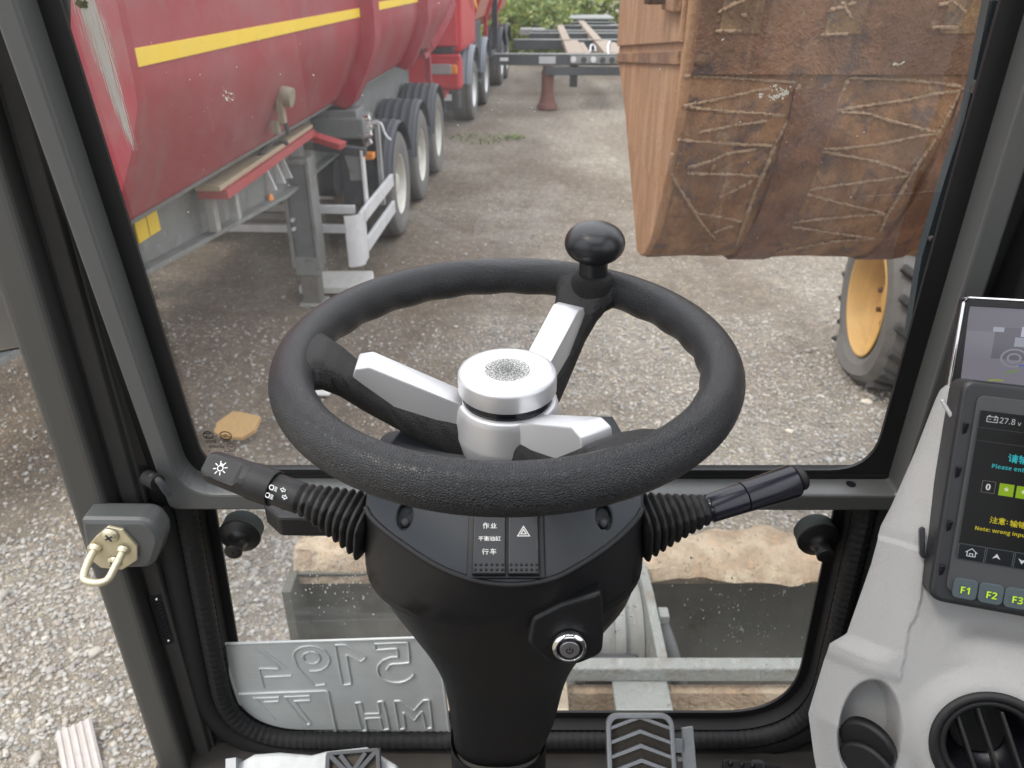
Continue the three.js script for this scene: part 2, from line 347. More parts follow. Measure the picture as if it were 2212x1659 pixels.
// loose stones
{
  const variants = [0, 1, 2].map(k => {
    let s = new THREE.IcosahedronGeometry(1, k === 2 ? 1 : 1); s.deleteAttribute('uv'); s.deleteAttribute('normal'); s = mergeVertices(s, 1e-3);
    const n = createNoise3D(rng(300 + k)), p = s.attributes.position;
    for (let i = 0; i < p.count; i++) { const q = V(p.getX(i), p.getY(i), p.getZ(i)), f = 1 + 0.32 * n(q.x * 1.1, q.y * 1.1, q.z * 1.1); p.setXYZ(i, q.x * f * 1.15, q.y * f * 0.62, q.z * f * 0.92); }
    s.computeVertexNormals(); return s;
  });
  const rs = rng(55), lists = [[], [], []];
  const tints = [[0.33, 0.315, 0.285], [0.37, 0.36, 0.335], [0.29, 0.27, 0.245], [0.39, 0.365, 0.32], [0.34, 0.30, 0.26], [0.26, 0.25, 0.235], [0.43, 0.41, 0.37]];
  const zones = [[-4.2, -0.55, -5.6, -1.4, 3600], [-0.6, 2.6, -5.6, -1.6, 2000], [-3.2, 3.4, -9.5, -5.6, 420]];
  for (const [x0, x1, z0, z1, dens] of zones) {
    const count = (x1 - x0) * (z1 - z0) * dens;
    for (let i = 0; i < count; i++) {
      const x = x0 + (x1 - x0) * rs(), z = z0 + (z1 - z0) * rs(), sh = gravelShare(x, z);
      const keep = rs(); if (keep > 0.12 + 0.88 * smooth(0.3, 0.75, sh)) continue;
      const far = 1, sz = (0.0042 + 0.0085 * Math.pow(rs(), 2.0) + (rs() > 0.996 ? 0.014 : 0)) * far;
      lists[Math.floor(rs() * 3)].push([x, groundH(x, z) + sz * 0.25, z, sz, rs() * 6.28, (rs() - 0.5) * 0.7, tints[Math.floor(rs() * tints.length)], 0.8 + 0.4 * rs()]);
    }
  }
  const o = new THREE.Object3D();
  const root = new THREE.Group(); root.name = 'loose_gravel'; root.userData.kind = 'stuff';
  tag(root, 'loose pale gravel stones strewn over the yard', 'gravel'); scene.add(root);
  lists.forEach((l, k) => {
    const im = new THREE.InstancedMesh(variants[k], MT.stone, l.length); im.name = 'stone'; im.userData.kind = 'stuff'; im.castShadow = im.receiveShadow = true;
    l.forEach((s, i) => { o.position.set(s[0], s[1], s[2]); o.rotation.set(s[5], s[4], s[5]); o.scale.setScalar(s[3]); o.updateMatrix(); im.setMatrixAt(i, o.matrix); im.setColorAt(i, lin(s[6][0] * s[7], s[6][1] * s[7], s[6][2] * s[7])); });
    root.add(im);
  });
}
// weeds beside the trailer wheels
function weedTuft(px, py, r, n, label) {
  const c = onY(px, py, 0), l = [], rw = rng(px * 7 + py);
  for (let i = 0; i < n; i++) {
    const a = rw() * 6.28, d = r * Math.sqrt(rw()), x = c.x + d * Math.cos(a), z = c.z + d * Math.sin(a), h = 0.02 + 0.09 * rw() * rw(), w = 0.006 + 0.008 * rw(), b = rw() * 6.28, lean = 0.10 * rw();
    const g = new THREE.BufferGeometry(); const ux = Math.cos(b) * w, uz = Math.sin(b) * w, lx = Math.cos(b + 1.5) * lean, lz = Math.sin(b + 1.5) * lean;
    g.setAttribute('position', new THREE.Float32BufferAttribute([x - ux, 0, z - uz, x + ux, 0, z + uz, x + lx * 0.4 + ux * 0.8, h * 0.6, z + lz * 0.4 + uz * 0.8, x - ux, 0, z - uz, x + lx * 0.4 + ux * 0.8, h * 0.6, z + lz * 0.4 + uz * 0.8, x + lx, h, z + lz], 3)); g.computeVertexNormals(); l.push(g);
  }
  const wt = thing('weed_tuft', label, 'weed', V(c.x, 0, c.z), 'weeds growing in the gravel'); part('blades', merge(l), MP({ color: lin(0.17, 0.21, 0.08), roughness: 0.9, side: THREE.DoubleSide }), wt).userData.kind = 'stuff';
}
weedTuft(1040, 300, 0.5, 150, 'sparse green weeds in the gravel left of the small tuft');
weedTuft(1112, 298, 0.17, 90, 'small bright green tuft in the gravel by the far trailer wheel');

// ---------------------------------------------------------------- shared wheel of the trucks
const wheelGeo = (() => {
  const tyre = lathe([[0.29, -0.17], [0.31, -0.185], [0.40, -0.192], [0.47, -0.185], [0.505, -0.165], [0.515, -0.10], [0.50, -0.095], [0.50, -0.08], [0.517, -0.075], [0.517, 0.0], [0.517, 0.075], [0.50, 0.08], [0.50, 0.095], [0.515, 0.10], [0.505, 0.165], [0.47, 0.185], [0.40, 0.192], [0.31, 0.185], [0.29, 0.17]], 64);
  const rim = lathe([[0.305, -0.16], [0.295, 0.165], [0.305, 0.172], [0.285, 0.175], [0.272, 0.15], [0.262, 0.06], [0.25, 0.045], [0.20, 0.03], [0.155, 0.035], [0.14, 0.05], [0.115, 0.055], [0.11, 0.12], [0.095, 0.14], [0.001, 0.145]], 48);
  for (const g of [tyre, rim]) g.rotateZ(-Math.PI / 2);
  const nut = new THREE.CylinderGeometry(0.013, 0.015, 0.035, 6); nut.rotateZ(-Math.PI / 2);
  return { tyre, rim, nut };
})();
function truckWheel(parent, x, y, z, turn = 0, rimMat = MT.rim, nuts = 10, nutMat = MT.chassisDark) {
  const t = part('wheel', wheelGeo.tyre, MT.tyre, parent, true); t.position.set(x, y, z); t.rotation.y = turn;
  part('rim', wheelGeo.rim, rimMat, t, true);
  for (let i = 0; i < nuts; i++) { const a = i / nuts * Math.PI * 2, n = part('wheel_nut', wheelGeo.nut, nutMat, t, true); n.position.set(0.055, 0.17 * Math.sin(a), 0.17 * Math.cos(a)); }
  return t;
}
const fenderGeo = (() => {
  const n = 40, m = 28, w = 0.46, f = [];
  const P = (a, b) => {
    const ang = THREE.MathUtils.degToRad(8 + 150 * a), rib = 0.012 * Math.max(0, Math.cos(b * Math.PI * 2 * 5)) - (b > 0.94 || b < 0.03 ? 0.03 : 0);
    const r = 0.60 + rib; return V((b - 0.5) * w, r * Math.sin(ang), r * Math.cos(ang));
  };
  const g = gridGeo(n, m, (a, b) => [P(a, b), a, b]); const g2 = g.clone(); g2.scale(1, 0.985, 0.985);
  return merge([g, g2]);
})();

// ---------------------------------------------------------------- red tipping semi-trailer
{
  const t = thing('tipper_trailer', 'long dusty red tipping trailer with a yellow stripe on its side', 'trailer', V(-2.60, 0, -3.04));
  t.rotation.y = -0.05;
  const L = (n, g, m, p = t) => part(n, g, m, p, true);
  const half = [[1.25, 3.1], [1.25, 2.6], [1.25, 2.3], [1.25, 2.05], [1.245, 1.97], [1.18, 1.80], [1.10, 1.64], [1.02, 1.505], [0.96, 1.465], [0.55, 1.44]];
  const ring = [...half, ...half.slice().reverse().map(([x, y]) => [-x, y])];
  const st = [0, -0.02, -1, -2, -3, -4, -5, -6, -7, -8, -8.55];
  const rings = st.map((s, k) => ring.map(([x, y]) => { const in_ = k === 0 ? 0.985 : 1; const e = k === st.length - 1 ? -(y - 1.45) * 1.5 : 0; return V(x * in_, y, s + e + (k === 0 ? 0 : 0)); }));
  const body = L('body', boxUV(loft(rings, { capA: true, capB: true, crease: 0.35 })), MT.red);
  // welded frame round the front wall, and the rear flange
  L('front_flange', bx(0.30, 0.05, 0.08, V(0.72, 1.98, 0.03)), MT.red, body);
  const rearPts = half.slice(3).map(([x, y]) => V(x + 0.02, y, -8.55 - (y - 1.45) * 1.5));
  L('rear_flange', boxUV(merge(rearPts.slice(1).map((p, i) => bar(rearPts[i], p, 0.06, 0.14)))), MT.red, body);
  L('rear_post', boxUV(merge([bx(0.07, 0.5, 0.12, V(1.02, 1.2, -8.5)), bx(0.07, 0.07, 0.5, V(1.02, 1.42, -8.3))])), MT.red, body);
  // ribs that follow the side
  for (const z of [-3.75, -6.6]) {
    const outer = half.slice(1, 9).map(([x, y]) => V(x + 0.10, y - 0.05, z)), inner = half.slice(1, 9).map(([x, y]) => V(x - 0.02, y, z));
    const rg = outer.map((o, i) => { const w = 0.11; return [V(o.x, o.y, z + w), V(o.x, o.y, z - w), V(inner[i].x, inner[i].y, z - w - 0.05), V(inner[i].x, inner[i].y, z + w + 0.05)]; });
    L('rib', boxUV(loft(rg, { capA: true, capB: true, crease: 0.5 })), MT.red, body);
  }
  // stripe pieces
  for (const [a, b, y] of [[-0.02, -3.58, 2.13], [-3.95, -4.25, 2.12], [-4.30, -6.40, 2.15], [-6.78, -9.2, 2.15]]) L('stripe', bar(V(1.252, y, a), V(1.252, y, b), 0.006, 0.062, 0.001), MT.yellow, body);
  // board latches on the lower edge
  for (const z of [-1.75, -6.95]) {
    const q = L('latch', boxUV(merge([cyl(V(1.13, 1.79, z), V(1.24, 1.77, z), 0.045), cyl(V(1.19, 1.77, z), V(1.24, 1.76, z), 0.055), bx(0.04, 0.16, 0.05, V(1.17, 1.70, z + 0.02)), bx(0.05, 0.07, 0.06, V(1.13, 1.60, z + 0.03)), cyl(V(1.16, 1.77, z + 0.02), V(1.13, 1.83, z + 0.12), 0.012)])), M({ color: lin(0.30, 0.27, 0.20), roughness: 0.6, metalness: 0.3 }), t);
    L('latch_pin', cyl(V(1.18, 1.62, z), V(1.18, 1.55, z - 0.02), 0.014), MT.chassisDark, q);
  }
  // chassis
  const web = (x, sgn) => {
    const rg = [[1.2, 1.40, 1.24], [-0.4, 1.40, 1.16], [-2.6, 1.40, 0.98], [-8.3, 1.40, 0.98]];
    const wb = loft(rg.map(([z, a, b]) => [V(x + 0.012, a, z), V(x + 0.012, b, z), V(x - 0.012, b, z), V(x - 0.012, a, z)]), { capA: true, capB: true });
    const top = bar(V(x, 1.415, 1.2), V(x, 1.415, -8.3), 0.17, 0.03), bot = rg.slice(1).map(([z, a, b], i) => bar(V(x, rg[i][2] - 0.012, rg[i][0]), V(x, b - 0.012, z), 0.17, 0.026));
    return boxUV(merge([wb, top, ...bot]));
  };
  const bm = L('frame_beam', web(0.76), MT.chassis); L('frame_beam', web(-0.76), MT.chassis);
  for (const z of [-0.62, -0.74]) L('reflector', bx(0.006, 0.10, 0.11, V(0.777, 1.30, z - 0.02)), MT.yellow, bm);
  L('reflector', bx(0.006, 0.11, 0.09, V(0.777, 1.27, -3.28)), MT.alu, bm);
  for (const z of [-0.2, -1.8, -3.4, -4.3, -5.6, -7.0, -8.2]) L('cross_member', bx(1.5, 0.16, 0.12, V(0, 1.26, z)), MT.chassis);
  L('sub_frame', boxUV(merge([bar(V(0.93, 1.47, 0.4), V(0.93, 1.47, -8.2), 0.06, 0.05), bar(V(-0.93, 1.47, 0.4), V(-0.93, 1.47, -8.2), 0.06, 0.05)])), MT.chassis);
  // landing legs
  for (const x of [0.83, -0.83]) {
    const leg = L('landing_leg', bx(0.17, 0.84, 0.15, V(x, 0.75, -2.92)), MT.legGrey); L('leg_flange', bx(0.025, 0.86, 0.19, V(x + 0.10, 0.75, -2.92)), MT.chassis, leg); L('leg_flange', bx(0.025, 0.84, 0.17, V(x - 0.095, 0.75, -2.90)), MT.chassis, leg); L('leg_sleeve', bx(0.20, 0.16, 0.18, V(x, 0.34, -2.92)), MT.chassis, leg); L('leg_mount', boxUV(merge([bx(0.36, 0.03, 0.04, V(x - 0.06, 1.16, -2.83)), bx(0.14, 0.3, 0.02, V(x - 0.12, 1.1, -2.95))])), MT.chassis, leg);
    L('inner_leg', bx(0.15, 0.32, 0.13, V(x, 0.165, -2.92)), M({ color: lin(0.55, 0.5, 0.46), map: rep(T.steel, 3), roughness: 0.8 }), leg);
    L('foot', bx(0.2, 0.02, 0.2, V(x, 0.012, -2.92)), MT.steelGrey, leg);
    for (const y of [1.05, 0.98, 0.72, 0.65]) L('bolt', cyl(V(x - 0.06, y, -2.85), V(x - 0.06, y, -2.815), 0.016, 0.016, 6), MT.alu, leg);
  }
  L('leg_brace', boxUV(merge([bar(V(0.8, 0.72, -2.95), V(-0.8, 0.72, -2.95), 0.05, 0.05), bar(V(0.7, 1.2, -3.5), V(0.8, 0.6, -3.0), 0.05, 0.05)])), MT.chassis);
  // cross bar with a side lamp before the leg
  const arm = L('lamp_bracket', bx(0.5, 0.06, 0.07, V(0.54, 1.0, -2.36)), MT.chassis); L('side_lamp', new THREE.SphereGeometry(0.045, 16, 12).scale(0.5, 1, 0.8).translate(0.80, 1.0, -2.35), MT.amber, arm);
  for (const dz of [0, 0.2, 0.36]) L('gusset', ext([[0, 0], [0.14, 0], [0.06, 0.24], [0, 0.24]], 0.02).translate(0.70, 1.06, -2.40 - dz), MT.alu);
  // red guard bar with a plank on it
  const gb = L('guard_bar', boxUV(merge([bar(V(0.90, 1.325, -1.22), V(0.86, 1.325, -3.10), 0.17, 0.05), bar(V(0.80, 1.327, -3.12), V(1.16, 1.235, -3.06), 0.13, 0.045)])), M({ color: lin(0.40, 0.06, 0.06), roughness: 0.7, map: rep(T.dusty, 2) }));
  L('plank', bar(V(0.885, 1.364, -1.20), V(0.845, 1.364, -3.15), 0.14, 0.028), M({ color: lin(0.46, 0.37, 0.25), roughness: 0.85, map: rep(T.dusty, 3) }), gb);
  L('strap', tube([V(0.9, 1.38, -2.0), V(0.93, 1.42, -2.1), V(0.92, 1.42, -2.3), V(0.93, 1.37, -2.45)], 0.018, 20, 6), MT.rubber, gb);
  L('hanger', bx(0.05, 0.2, 0.06, V(0.86, 1.21, -1.26)), MT.steelGrey); L('hanger', bx(0.05, 0.18, 0.05, V(0.91, 1.21, -1.46)), MT.steelGrey);
  // valve box
  const vb = L('valve_box', boxUV(merge([bx(0.46, 0.17, 0.34, V(0.98, 1.27, -3.75)), bx(0.40, 0.06, 0.3, V(0.95, 1.38, -3.75))])), MT.chassis);
  for (const [dx, dy, dz] of [[1.22, 1.34, -3.66], [1.22, 1.28, -3.68], [1.23, 1.22, -3.64], [1.22, 1.15, -3.66]]) L('valve', new THREE.CylinderGeometry(0.022, 0.028, 0.05, 10).rotateZ(-1.2).translate(dx, dy, dz), MT.chrome, vb);
  L('valve_handle', tube([V(1.25, 1.30, -3.64), V(1.34, 1.31, -3.62), V(1.38, 1.22, -3.6), V(1.42, 1.18, -3.6)], 0.01, 16, 6), MT.alu, vb);
  // tanks and gear below the frame
  L('air_tank', cyl(V(0.25, 0.78, -3.95), V(0.85, 0.78, -3.95), 0.16, 0.16, 24), MT.chassisDark);
  L('air_tank', cyl(V(0.55, 1.12, -3.95), V(1.12, 1.12, -3.95), 0.07, 0.07, 20), MT.chassisDark);
  for (let k = 0; k < 3; k++) { const z = -4.86 - [0, 1.40, 2.82][k]; L('axle', cyl(V(-1.1, 0.53, z), V(1.1, 0.53, z), 0.065), MT.chassisDark); L('spring', bx(0.1, 0.1, 0.9, V(0.66, 0.68, z)), MT.chassisDark); for (const s of [1, -1]) { truckWheel(t, s * 1.06, 0.515, z, s > 0 ? 0 : Math.PI); const f = part('mudguard', fenderGeo, MT.fender, t, true); f.position.set(s * 1.04, 0.53, z); if (s < 0) f.rotation.y = Math.PI; } }
  const gp = L('guard_post', bx(0.18, 0.44, 0.05, V(1.14, 0.92, -3.36)), MT.chassisDark); L('post_edge', bx(0.02, 0.46, 0.08, V(1.235, 0.92, -3.34)), MT.alu, gp); L('post_plate', ext([[0, 0], [0.1, 0], [0.1, 0.2], [-0.03, 0.2], [0, 0.08]], 0.01).translate(1.12, 0.91, -3.335), MT.chassis, gp);
  L('guard_channel', boxUV(bar(V(0.62, 1.20, -3.36), V(1.26, 1.13, -3.36), 0.09, 0.06)), MT.chassisDark);
  for (const y of [0.72, 0.56]) L('tie_bar', bar(V(-1.2, y, -3.15), V(1.18, y, -3.15), 0.05, 0.065), MT.alu);
  L('air_spring', lathe([[0.001, 0.3], [0.10, 0.3], [0.125, 0.25], [0.11, 0.17], [0.13, 0.1], [0.10, 0.02], [0.001, 0]], 28).translate(0.80, 0.42, -4.35), M({ color: lin(0.22, 0.18, 0.14), roughness: 0.85, map: rep(T.dusty, 3) }));
  L('guard_post', boxUV(merge([bx(0.04, 0.72, 0.06, V(1.20, 0.86, -4.12)), bx(0.42, 0.06, 0.06, V(1.0, 1.22, -4.12))])), MT.steelGrey);
  L('guard_panel', bx(0.5, 0.46, 0.02, V(0.93, 0.86, -4.16)), MT.fender);
  // white side rails with their rounded end, both sides
  for (const s of [1, -1]) {
    const rl = L('side_guard', boxUV(merge([bar(V(s * 1.27, 0.70, -3.02), V(s * 1.27, 0.70, -4.25), 0.03, 0.11), bar(V(s * 1.27, 0.45, -3.08), V(s * 1.27, 0.45, -4.25), 0.03, 0.11), bx(0.03, 0.40, 0.12, V(s * 1.27, 0.55, -3.0))])), MT.alu);
    const pl = []; for (let i = 0; i <= 8; i++) { const a = i / 8 * 1.35; pl.push([V(s * (1.285 - 0.14 * (1 - Math.cos(a))), 0.75, -2.94 + 0.10 * Math.sin(a)), V(s * (1.285 - 0.14 * (1 - Math.cos(a))), 0.34, -2.94 + 0.10 * Math.sin(a))]); }
    const o = loft(pl, { closed: false, crease: 0 }), inn = o.clone(); inn.translate(-s * 0.012, 0, -0.012);
    L('guard_end', boxUV(merge([o, inn])), MT.alu, rl);
  }
  L('side_guard', boxUV(merge([bar(V(-1.25, 0.85, -0.9), V(-1.25, 0.85, -2.9), 0.03, 0.1), bar(V(-1.25, 0.6, -0.9), V(-1.25, 0.6, -2.9), 0.03, 0.1)])), MT.alu);
  L('tail_lamp', bx(0.1, 0.05, 0.12, V(1.14, 0.98, -3.95)), MT.amber);
  for (const y of [0.62, 0.88]) L('far_tube', bar(V(0.1, y - 0.1, -4.4), V(1.05, y - 0.1, -4.4), 0.07, 0.09), MT.alu);
}
{ // pale slab under the landing leg
  const p = onY(728, 606, 0.05), g = ext(fillet([[-0.30, -0.20], [0.32, -0.24], [0.30, 0.17], [-0.24, 0.20]], 0.03, 3), 0.06, 0.008); g.rotateX(-Math.PI / 2); g.rotateY(0.08); g.translate(p.x, 0.012, p.z);
  single('support_slab', boxUV(g), MT.whiteSlab, 'pale flat slab on the ground under the trailer landing leg', 'slab');
}

// ---------------------------------------------------------------- red lorry facing the yard
{
  const t = thing('tipper_lorry', 'bright red tipper lorry facing the yard behind the trailer', 'lorry', V(-2.02, 0, -13.9)); t.rotation.y = -0.09;
  const L = (n, g, m, p = t) => part(n, g, m, p, true);
  const front = [[-1.2, 0.72], [1.16, 0.72], [1.2, 0.8], [1.2, 3.2], [-1.2, 3.2]];
  const cab = L('cab', boxUV(ext(fillet([[-1.2, 1.22], [1.2, 1.22], [1.2, 3.25], [-1.2, 3.25]], [0.05, 0.12, 0.25, 0.25]), 1.7, 0.06).translate(0, 0, -1.75)), MT.redTruck);
  L('grille', bx(1.3, 0.55, 0.08, V(0, 1.72, 0.02)), MT.chassisDark, cab);
  for (let i = 0; i < 6; i++) L('grille_slat', bx(1.28, 0.03, 0.05, V(0, 1.5 + i * 0.09, 0.06)), MT.redTruck, cab);
  L('corner_panel', bx(0.42, 1.05, 0.09, V(0.93, 1.85, 0.04), [0, 0.25, 0], 0.04), MT.redTruck, cab);
  L('windscreen', bx(2.1, 0.85, 0.03, V(0, 2.6, 0.06)), MT.gloss, cab);
  L('intake', bx(0.62, 0.16, 0.1, V(0.75, 1.30, 0.0), null, 0.03), MT.chassisDark);
  const bp = L('bumper', boxUV(merge([bx(2.4, 0.52, 0.34, V(0, 0.93, 0.06), null, 0.07), bx(2.4, 0.10, 0.16, V(0, 1.17, 0.14), null, 0.03), bx(1.9, 0.22, 0.26, V(0.0, 0.62, 0.02), null, 0.06)])), MT.redTruck);
  for (const s of [1, -1]) { const h = L('headlight', bx(0.40, 0.17, 0.06, V(s * 0.86, 1.0, 0.22), null, 0.03), M({ color: lin(0.5, 0.45, 0.47), roughness: 0.15, metalness: 0.4 }), bp); L('indicator', bx(0.10, 0.15, 0.065, V(s * 1.1, 1.0, 0.222), null, 0.03), MT.amber, h); }
  L('number_plate', bx(0.14, 0.1, 0.02, V(0.95, 0.55, 0.12)), MT.alu, bp);
  L('under_frame', boxUV(merge([bx(0.9, 0.25, 8, V(0, 0.85, -4.4)), bx(2.2, 0.3, 0.3, V(0, 0.45, -0.35)), bx(0.18, 0.25, 0.18, V(0.8, 0.42, 0.02))])), MT.chassisDark);
  const lug = MT.alu;
  for (const [z, x] of [[-1.18, 1.05], [-3.05, 1.05], [-6.2, 1.05], [-7.55, 1.05]]) for (const s of [1, -1]) truckWheel(t, s * x, 0.515, z, s > 0 ? 0 : Math.PI, MT.alu, 10, MT.chrome);
  for (const z of [-1.18, -3.05, -6.2, -7.55]) for (const s of [1, -1]) { const f = part('mudguard', fenderGeo, z > -4 ? M({ color: lin(0.22, 0.25, 0.28), roughness: 0.6 }) : MT.fender, t, true); f.position.set(s * 1.05, 0.58, z); f.scale.y = 1.15; if (s < 0) f.rotation.y = Math.PI; }
  L('step', boxUV(merge([bx(0.14, 0.9, 0.9, V(1.12, 1.15, -2.1)), bx(0.2, 0.06, 0.5, V(1.15, 0.55, -2.1))])), MT.fender);
  const rg = [[-1.95], [-8.6]].map(([z]) => [[1.2, 3.1], [1.2, 2.0], [1.05, 1.6], [0.7, 1.3], [-0.7, 1.3], [-1.05, 1.6], [-1.2, 2.0], [-1.2, 3.1]].map(([x, y]) => V(x, y, z)));
  const bd = L('tipper_body', boxUV(loft(rg, { capA: true, capB: true, crease: 0.3 })), MT.peach);
  for (const z of [-2.15, -4.4, -6.6]) L('rib', boxUV(merge([bx(0.08, 1.2, 0.14, V(1.22, 2.55, z)), bar(V(1.22, 2.0, z), V(1.05, 1.55, z), 0.14, 0.08), bx(0.07, 0.7, 0.09, V(1.06, 1.25, z))])), MT.redTruck, bd);
  L('stripe', bar(V(1.262, 2.35, -0.6), V(1.262, 1.85, -1.5), 0.008, 0.07), MT.yellow, cab);
  L('air_pipe', boxUV(merge([bx(0.12, 1.3, 0.1, V(1.18, 1.35, -5.15)), bx(0.1, 0.09, 0.9, V(1.18, 0.85, -4.5))])), MT.fender);
}

// ---------------------------------------------------------------- container chassis
{
  const t = thing('container_chassis', 'empty flat container trailer frame with dusty tan beams', 'trailer', V(0.9, 0, -16.06)); t.rotation.y = -0.03;
  const L = (n, g, m, p = t) => part(n, g, m, p, true);
  const dk = M({ color: lin(0.055, 0.062, 0.068), roughness: 0.65, map: rep(T.dusty, 1) }), tan = M({ color: lin(0.30, 0.25, 0.20), roughness: 0.9, map: rep(T.dusty, 1.5) }), gr = M({ color: lin(0.26, 0.27, 0.26), roughness: 0.8, map: rep(T.dusty, 1) });
  const fb = L('front_beam', boxUV(merge([bx(2.5, 0.19, 0.16, V(0, 0.92, 0), null, 0.01), bx(1.5, 0.14, 0.2, V(0.5, 0.72, 0.02), null, 0.01)])), dk);
  L('beam_top', bx(2.5, 0.012, 0.17, V(0, 1.022, 0)), gr, fb);
  L('label_plate', bx(0.32, 0.13, 0.006, V(-0.22, 0.92, 0.085)), M({ color: lin(0.42, 0.44, 0.45), roughness: 0.6 }), fb);
  L('side_marker', bx(0.16, 0.06, 0.01, V(-1.05, 0.93, 0.085)), MT.alu, fb);
  L('coupling_panel', bx(1.0, 0.14, 0.03, V(0.72, 0.93, 0.085)), gr, fb);
  [[0.28, MT.alu], [0.48, dk], [0.66, MT.alu], [0.84, dk], [1.02, dk], [1.16, MT.yellow]].forEach(([x, m], i) => L('coupling', new THREE.CylinderGeometry(0.05, 0.055, 0.05, 16).rotateX(Math.PI / 2).translate(x, 0.93, 0.115), m, fb));
  for (const x of [0.34, 1.06]) L('long_beam', boxUV(merge([bar(V(x, 0.98, -0.1), V(x, 0.98, -3.2), 0.34, 0.12), bar(V(x - 0.1, 1.0, -3.0), V(x - 0.1, 1.0, -13.4), 0.19, 0.14)])), tan);
  for (const x of [0.34, 1.06]) L('beam_flange', boxUV(merge([bar(V(x + 0.24, 0.99, -0.1), V(x + 0.24, 0.99, -3.0), 0.1, 0.04)])), tan);
  for (const [z, x0, x1] of [[-3.4, -0.95, 2.0], [-5.6, -0.6, 2.0], [-6.6, -0.55, 2.0], [-8.8, -0.55, 2.0], [-10.6, -0.5, 2.0], [-13.0, -0.5, 2.0]]) { const c = L('cross_member', bar(V(x0, 0.93, z), V(x1, 0.93, z), 0.22, 0.2, 0.01, V(0, 1, 0)), dk); L('cross_top', bar(V(x0, 1.038, z), V(x1, 1.038, z), 0.23, 0.012), gr, c); }
  L('rear_plate', bx(2.5, 0.05, 2.2, V(0.75, 1.12, -11.9)), gr);
  L('outrigger', bx(0.7, 0.16, 0.5, V(-0.55, 0.95, -7.6)), gr);
  L('hose', tube([V(0.62, 1.02, -0.35), V(0.64, 1.14, -0.45), V(0.72, 1.12, -0.6), V(0.74, 1.03, -0.5)], 0.016, 20, 6), MT.alu);
  L('hose', tube([V(0.95, 1.0, 0.05), V(0.94, 1.14, -0.1), V(1.0, 1.22, -0.3), V(1.02, 1.06, -0.4)], 0.016, 20, 6), MT.alu);
  L('landing_leg', bx(0.16, 0.55, 0.14, V(0.33, 0.62, -0.7)), dk);
  for (const z of [-9.6, -11.0]) for (const s of [-0.35, 1.9]) truckWheel(t, s, 0.515, z, s > 0 ? 0 : Math.PI, MT.rim, 0);
}
{ // rusty stand below it
  const p = onY(1182, 236, 0); const rm = M({ color: lin(0.17, 0.075, 0.055), roughness: 0.85, map: rep(T.dusty, 2) });
  const t = thing('support_stand', 'rusty red flared stand propping the container frame', 'stand', V(p.x, 0, p.z));
  part('column', lathe([[0.001, 0.8], [0.10, 0.8], [0.10, 0.74], [0.125, 0.7], [0.12, 0.5], [0.12, 0.32], [0.15, 0.2], [0.17, 0.12]], 20), rm, t, true);
  part('base', lathe([[0.17, 0.12], [0.20, 0.1], [0.21, 0.02], [0.21, 0.0], [0.001, 0.0]], 20), rm, t, true);
}

// ---------------------------------------------------------------- hedge, trees and fence
const leafMat = [[0.22, 0.29, 0.06], [0.31, 0.34, 0.08], [0.14, 0.21, 0.05]].map(c => MP({ color: lin(...c), roughness: 0.8, transmission: 0.45, thickness: 0, side: THREE.DoubleSide }));
function bush(x, z, w, h, n, label, seed, group, leaf = 0.09) {
  const r = rng(seed), t = thing('bush', label, 'bush', V(x, 0, z), group), pos = [], N = createNoise3D(rng(seed + 1));
  const L = [[], [], []];
  for (let i = 0; i < n; i++) {
    const a = r() * 6.283, u = r(), e = Math.acos(1 - 1.95 * u), k = 0.55 + 0.45 * Math.sqrt(r());
    const d = V(Math.sin(e) * Math.cos(a), Math.cos(e), Math.sin(e) * Math.sin(a)), f = k * (1 + 0.35 * N(d.x * 2.2, d.y * 2.2, d.z * 2.2));
    const c = V(d.x * w * f, h * 0.42 + d.y * h * 0.56 * f, d.z * w * f); if (c.y < 0.05) c.y = 0.05 + r() * 0.5;
    const s = leaf * (0.6 + 0.8 * r()), A = V(r() - 0.5, r() - 0.5, r() - 0.5).normalize(), B = V(r() - 0.5, r() - 0.5, r() - 0.5).cross(A).normalize();
    const p = [c.clone().addScaledVector(A, s), c.clone().addScaledVector(B, s * 0.5), c.clone().addScaledVector(A, -s), c.clone().addScaledVector(B, -s * 0.5)];
    for (const j of [0, 1, 2, 0, 2, 3]) L[i % 3].push(p[j].x, p[j].y, p[j].z);
  }
  for (let k = 0; k < 3; k++) { const g = new THREE.BufferGeometry(); g.setAttribute('position', new THREE.Float32BufferAttribute(L[k], 3)); g.computeVertexNormals(); const m = part('foliage', g, leafMat[k], t, true); m.userData.kind = 'stuff'; }
  const st = []; for (let i = 0; i < 7; i++) { const a = r() * 6.28; st.push(tube([V(0.05 * Math.cos(a), 0, 0.05 * Math.sin(a)), V(w * 0.25 * Math.cos(a), h * 0.3, w * 0.25 * Math.sin(a)), V(w * 0.6 * Math.cos(a), h * 0.7, w * 0.6 * Math.sin(a))], 0.02 + 0.015 * r(), 8, 5)); }
  part('stem', merge(st), M({ color: lin(0.12, 0.09, 0.06), roughness: 0.9 }), t, true);
}
bush(0.55, -25.5, 1.3, 1.9, 2600, 'yellow green leafy bush beside the red lorry', 21, null, 0.11);
bush(0.5, -30, 2.0, 3.4, 2600, 'tall light green bush beyond the lorry body', 22, null, 0.13);
bush(3.2, -34.5, 2.8, 4.2, 4200, 'broad green bush right of the fence post', 23, null, 0.15);
bush(0.6, -35.5, 2.8, 4.4, 4000, 'tall bush behind the light green bush, near the lorry', 25, null, 0.15);
